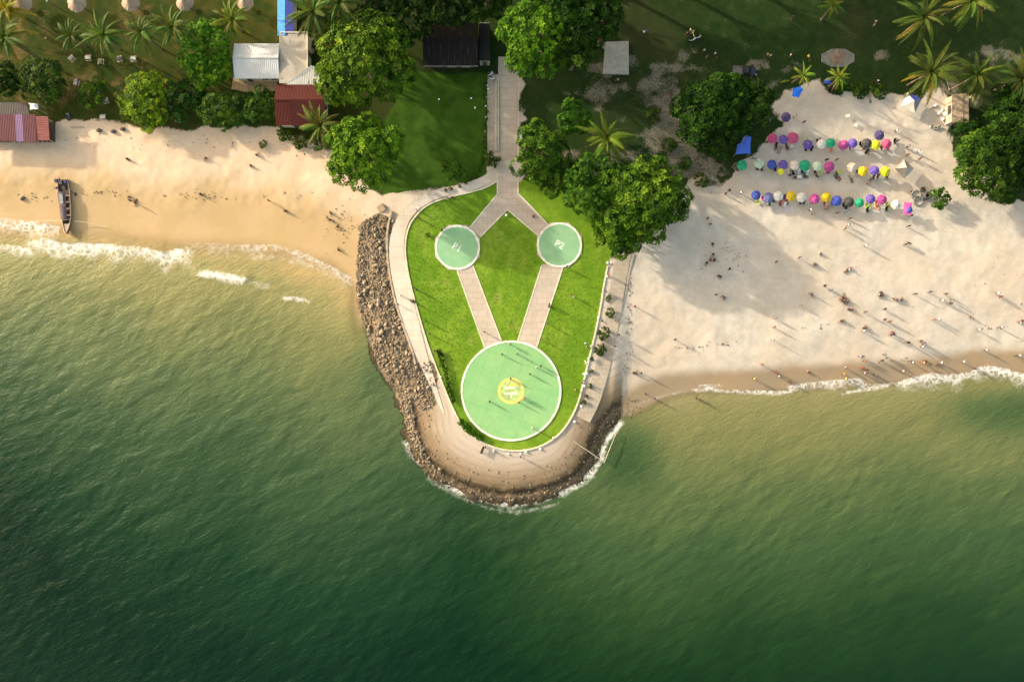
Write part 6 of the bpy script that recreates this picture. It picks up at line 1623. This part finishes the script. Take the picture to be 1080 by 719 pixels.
def rock_geo(seed, n=1):
    rs = random.Random(seed); bm = bmesh.new(); bmesh.ops.create_icosphere(bm, subdivisions=2, radius=1.0)
    cuts = [(Vector((rs.uniform(-1, 1), rs.uniform(-1, 1), rs.uniform(-1, 1))).normalized(), rs.uniform(.45, .8)) for _ in range(9)]
    for v in bm.verts:
        for nrm, d in cuts:
            q = v.co.dot(nrm)
            if q > d: v.co -= nrm * (q - d)
    V = [tuple(v.co) for v in bm.verts]; Fq = [tuple(q.index for q in f.verts) for f in bm.faces]; bm.free()
    return V, Fq
RG = [rock_geo(s) for s in range(8)]
RM = []
for V, Fq in RG:
    me = bpy.data.meshes.new('boulder'); me.from_pydata(V, [], Fq); me.materials.append(M_ROCK); me.update(); RM.append(me)
rs = random.Random(77)
def scatter(poly, n, rmin, rmax, bias=None):
    out = []; xsx = [q[0] for q in poly]; ysy = [q[1] for q in poly]
    while len(out) < n:
        px = rs.uniform(min(xsx), max(xsx)); py = rs.uniform(min(ysy), max(ysy))
        if not inside(np.array([px]), np.array([py]), poly)[0]: continue
        r = rmin + (rmax - rmin) * rs.random() ** 2.2
        out.append((px, py, r))
    return out
main = RUBBLE[:8] + [(436, 384), (430, 400), (433, 424)] + RUBBLE[13:]
patch = [(433, 381), (453, 379), (461, 400), (457, 428), (442, 433), (434, 412)]
big = scatter(main, 250, .24, .68) + scatter(patch, 50, .22, .50)
for (px, py, r) in big:
    x, y = at(px, py); z = max(gz(x, y), -.1)
    o = bpy.data.objects.new('boulder', rs.choice(RM)); COL.objects.link(o); o.location = (x, y, z + r * .25)
    o.rotation_euler = (rs.uniform(0, 6), rs.uniform(0, 6), rs.uniform(0, 6)); o.scale = (r * rs.uniform(.9, 1.35), r, r * rs.uniform(.6, .9))
    tag(o, 'brown angular boulder in the rock armour along the left side of the point', 'boulder', 'boulders along the left side of the point')
def rubble(name, items, mat, dup_z=.2):
    m = MB()
    for (px, py, r) in items:
        x, y = at(px, py); z = max(gz(x, y), -.15); V, Fq = rs.choice(RG)
        ca = rs.uniform(0, 6.28); c_, s_ = math.cos(ca), math.sin(ca); sx = rs.uniform(.8, 1.4); fl = rs.choice([-1, 1])
        m.add([((v[0] * c_ * sx - v[1] * s_) * r + x, (v[0] * s_ * sx + v[1] * c_) * r + y, v[2] * fl * r * .75 + z + r * dup_z) for v in V], Fq)
    o = m.build(name, mat); tag(o, kind='stuff'); return o
tail = []
tl = smooth_pts([(424, 424), (428, 440), (433, 456), (440, 472), (450, 488), (462, 500)], 8)
for i_, q_ in enumerate(tl):
    for k_ in range(max(2, int(26 * (1 - i_ / len(tl)) ** 1.2))):
        tail.append((q_[0] + rs.uniform(-3, 9 * (1 - .6 * i_ / len(tl))), q_[1] + rs.gauss(0, 2.5), .10 + .40 * rs.random() ** 2.5))
o = rubble('rubble', tail + scatter(main, 1900, .10, .32) + scatter(patch, 280, .10, .26), M_ROCK); tag(o, 'small brown rubble filling the gaps between the boulders', 'rubble')
# dark wet stones round the foot of the point
its = []
foot = smooth_pts([(424, 440), (434, 472), (447, 491), (468, 508), (500, 522), (540, 527), (580, 520), (606, 508), (624, 490), (636, 468), (646, 452), (668, 436)], 6)
for q in foot:
    for k in range(7): its.append((q[0] + rs.gauss(0, 4.0), q[1] + rs.gauss(0, 3.2), .07 + .24 * rs.random() ** 3))
o = rubble('shore_stones', its, M_WROCK, .1); tag(o, 'dark wet stones round the seaward foot of the point', 'stones')
its = []
for k in range(420):
    f = rs.random(); i = int(f * (len(foot) - 1)); q = foot[i]; a = 8 + 22 * rs.random() ** 1.5; d_ = Vector((545 - q[0], 400 - q[1])).normalized()
    its.append((q[0] + d_.x * a, q[1] + d_.y * a, .06 + .16 * rs.random() ** 3))
o = rubble('loose_stones', its, M_ROCK, .2); tag(o, 'loose brown stones strewn over the sloping apron of the point', 'stones')
# tide line litter, far too much to count
m = MB()
def litter(px, py, n, sx, sy, a=0.0):
    for k in range(n):
        u, v_ = rs.gauss(0, sx), rs.gauss(0, sy); qx = px + u * math.cos(a) - v_ * math.sin(a); qy = py + u * math.sin(a) + v_ * math.cos(a)
        x, y = at(qx, qy); z = gz(x, y); L_ = rs.uniform(.10, .45); an = rs.uniform(0, 6.28)
        m.tube([(x, y, z + .03), (x + L_ * math.cos(an), y + L_ * math.sin(an), z + .06)], rs.uniform(.02, .07), 4)
for (px, py, n, sx, sy, a) in [(212, 206, 34, 16, 2.2, .03), (110, 203, 22, 18, 1.2, .04), (30, 206, 20, 12, 2.5, .15), (368, 236, 26, 12, 14, 0), (355, 240, 18, 12, 10, 0), (665, 300, 26, 1.6, 12, 0), (664, 338, 26, 1.6, 10, 0), (663, 366, 14, 2.0, 9, 0), (661, 388, 14, 2, 6, 0), (664, 428, 30, 9, 6, -.6), (731, 367, 12, 10, 1.2, -.1), (766, 362, 14, 8, 1.5, -.1), (1050, 345, 10, 8, 2, 0), (965, 380, 14, 14, 2, 0), (860, 345, 10, 14, 2, 0), (745, 270, 10, 8, 10, 0), (766, 262, 16, 3, 6, 0), (780, 273, 14, 3, 5, 0), (715, 140, 60, 30, 26, 0), (300, 205, 10, 20, 2, 0), (100, 150, 16, 40, 5, 0), (250, 152, 18, 40, 5, .05), (680, 100, 40, 40, 12, -.1), (325, 157, 18, 14, 5, .3), (1060, 300, 12, 14, 20, 0)]:
    litter(px, py, n, sx, sy, a)
o = m.build('tide_litter', simple('dark_driftwood', (.10, .07, .045), .95, .4, 4.0)); tag(o, 'dark twigs and weed scattered along the tide lines and bare earth', 'litter', kind='stuff')
# tufts of grass on the lawns
def tufts(name, poly, n, col, hmin, hmax, lift):
    V = []; Fq = []; T = []
    P = scatter(poly, n, 0, 1)
    for (px, py, q) in P:
        x, y = at(px, py); z = G + lift
        for k in range(3):
            a = rs.uniform(0, 6.28); hh = rs.uniform(hmin, hmax); w_ = .05 + .05 * rs.random(); ox, oy = rs.uniform(-.15, .15), rs.uniform(-.15, .15)
            o_ = len(V); dx, dy = math.cos(a) * w_, math.sin(a) * w_; lx, ly = rs.uniform(-.12, .12), rs.uniform(-.12, .12)
            V += [(x + ox - dx, y + oy - dy, z), (x + ox + dx, y + oy + dy, z), (x + ox + lx, y + oy + ly, z + hh)]; Fq.append((o_, o_ + 1, o_ + 2)); tt = rs.random(); T += [tt, tt, tt]
    me = bpy.data.meshes.new(name); me.from_pydata(V, [], Fq); me.materials.append(col); vattr(me, 'tint', np.array(T)); me.update()
    o = bpy.data.objects.new(name, me); COL.objects.link(o); tag(o, kind='stuff'); return o
M_TUFT = leaf_mat('grass_blades', (.06, .12, .01), (.12, .21, .015), (.20, .27, .04))
lp = [q for q in LAWN_POLY]
def not_paved(P):
    return P
bare = [LAWN_POLY]
west_l = [(428.5, 276), (433, 300), (450, 360), (467, 405), (487, 447), (487, 420), (484, 395), (494, 378), (508, 366), (480, 290), (462, 275), (458, 258), (462, 246), (478, 235), (495, 236), (522, 206), (522, 194), (495, 205), (470, 211), (440, 228), (431, 242)]
mid_l = [(535, 223), (568, 250), (565, 262), (570, 282), (545, 358), (533, 358), (500, 282), (507, 262), (505, 250)]
east_l = [(595, 284), (616, 268), (618, 250), (640, 262), (640, 285), (632, 330), (620, 385), (608, 425), (598, 440), (595, 405), (583, 380), (568, 366)]
ta = tufts('grass', west_l, 2600, M_TUFT, .03, .08, .03); tag(ta, 'sunny tufted grass on the left part of the point lawn', 'grass')
ta = tufts('grass', mid_l, 1300, M_TUFT, .03, .08, .03); tag(ta, 'tufted grass in the wedge between the pads', 'grass')
ta = tufts('grass', east_l, 1800, M_TUFT, .03, .08, .03); tag(ta, 'tufted grass on the right part of the point lawn', 'grass')
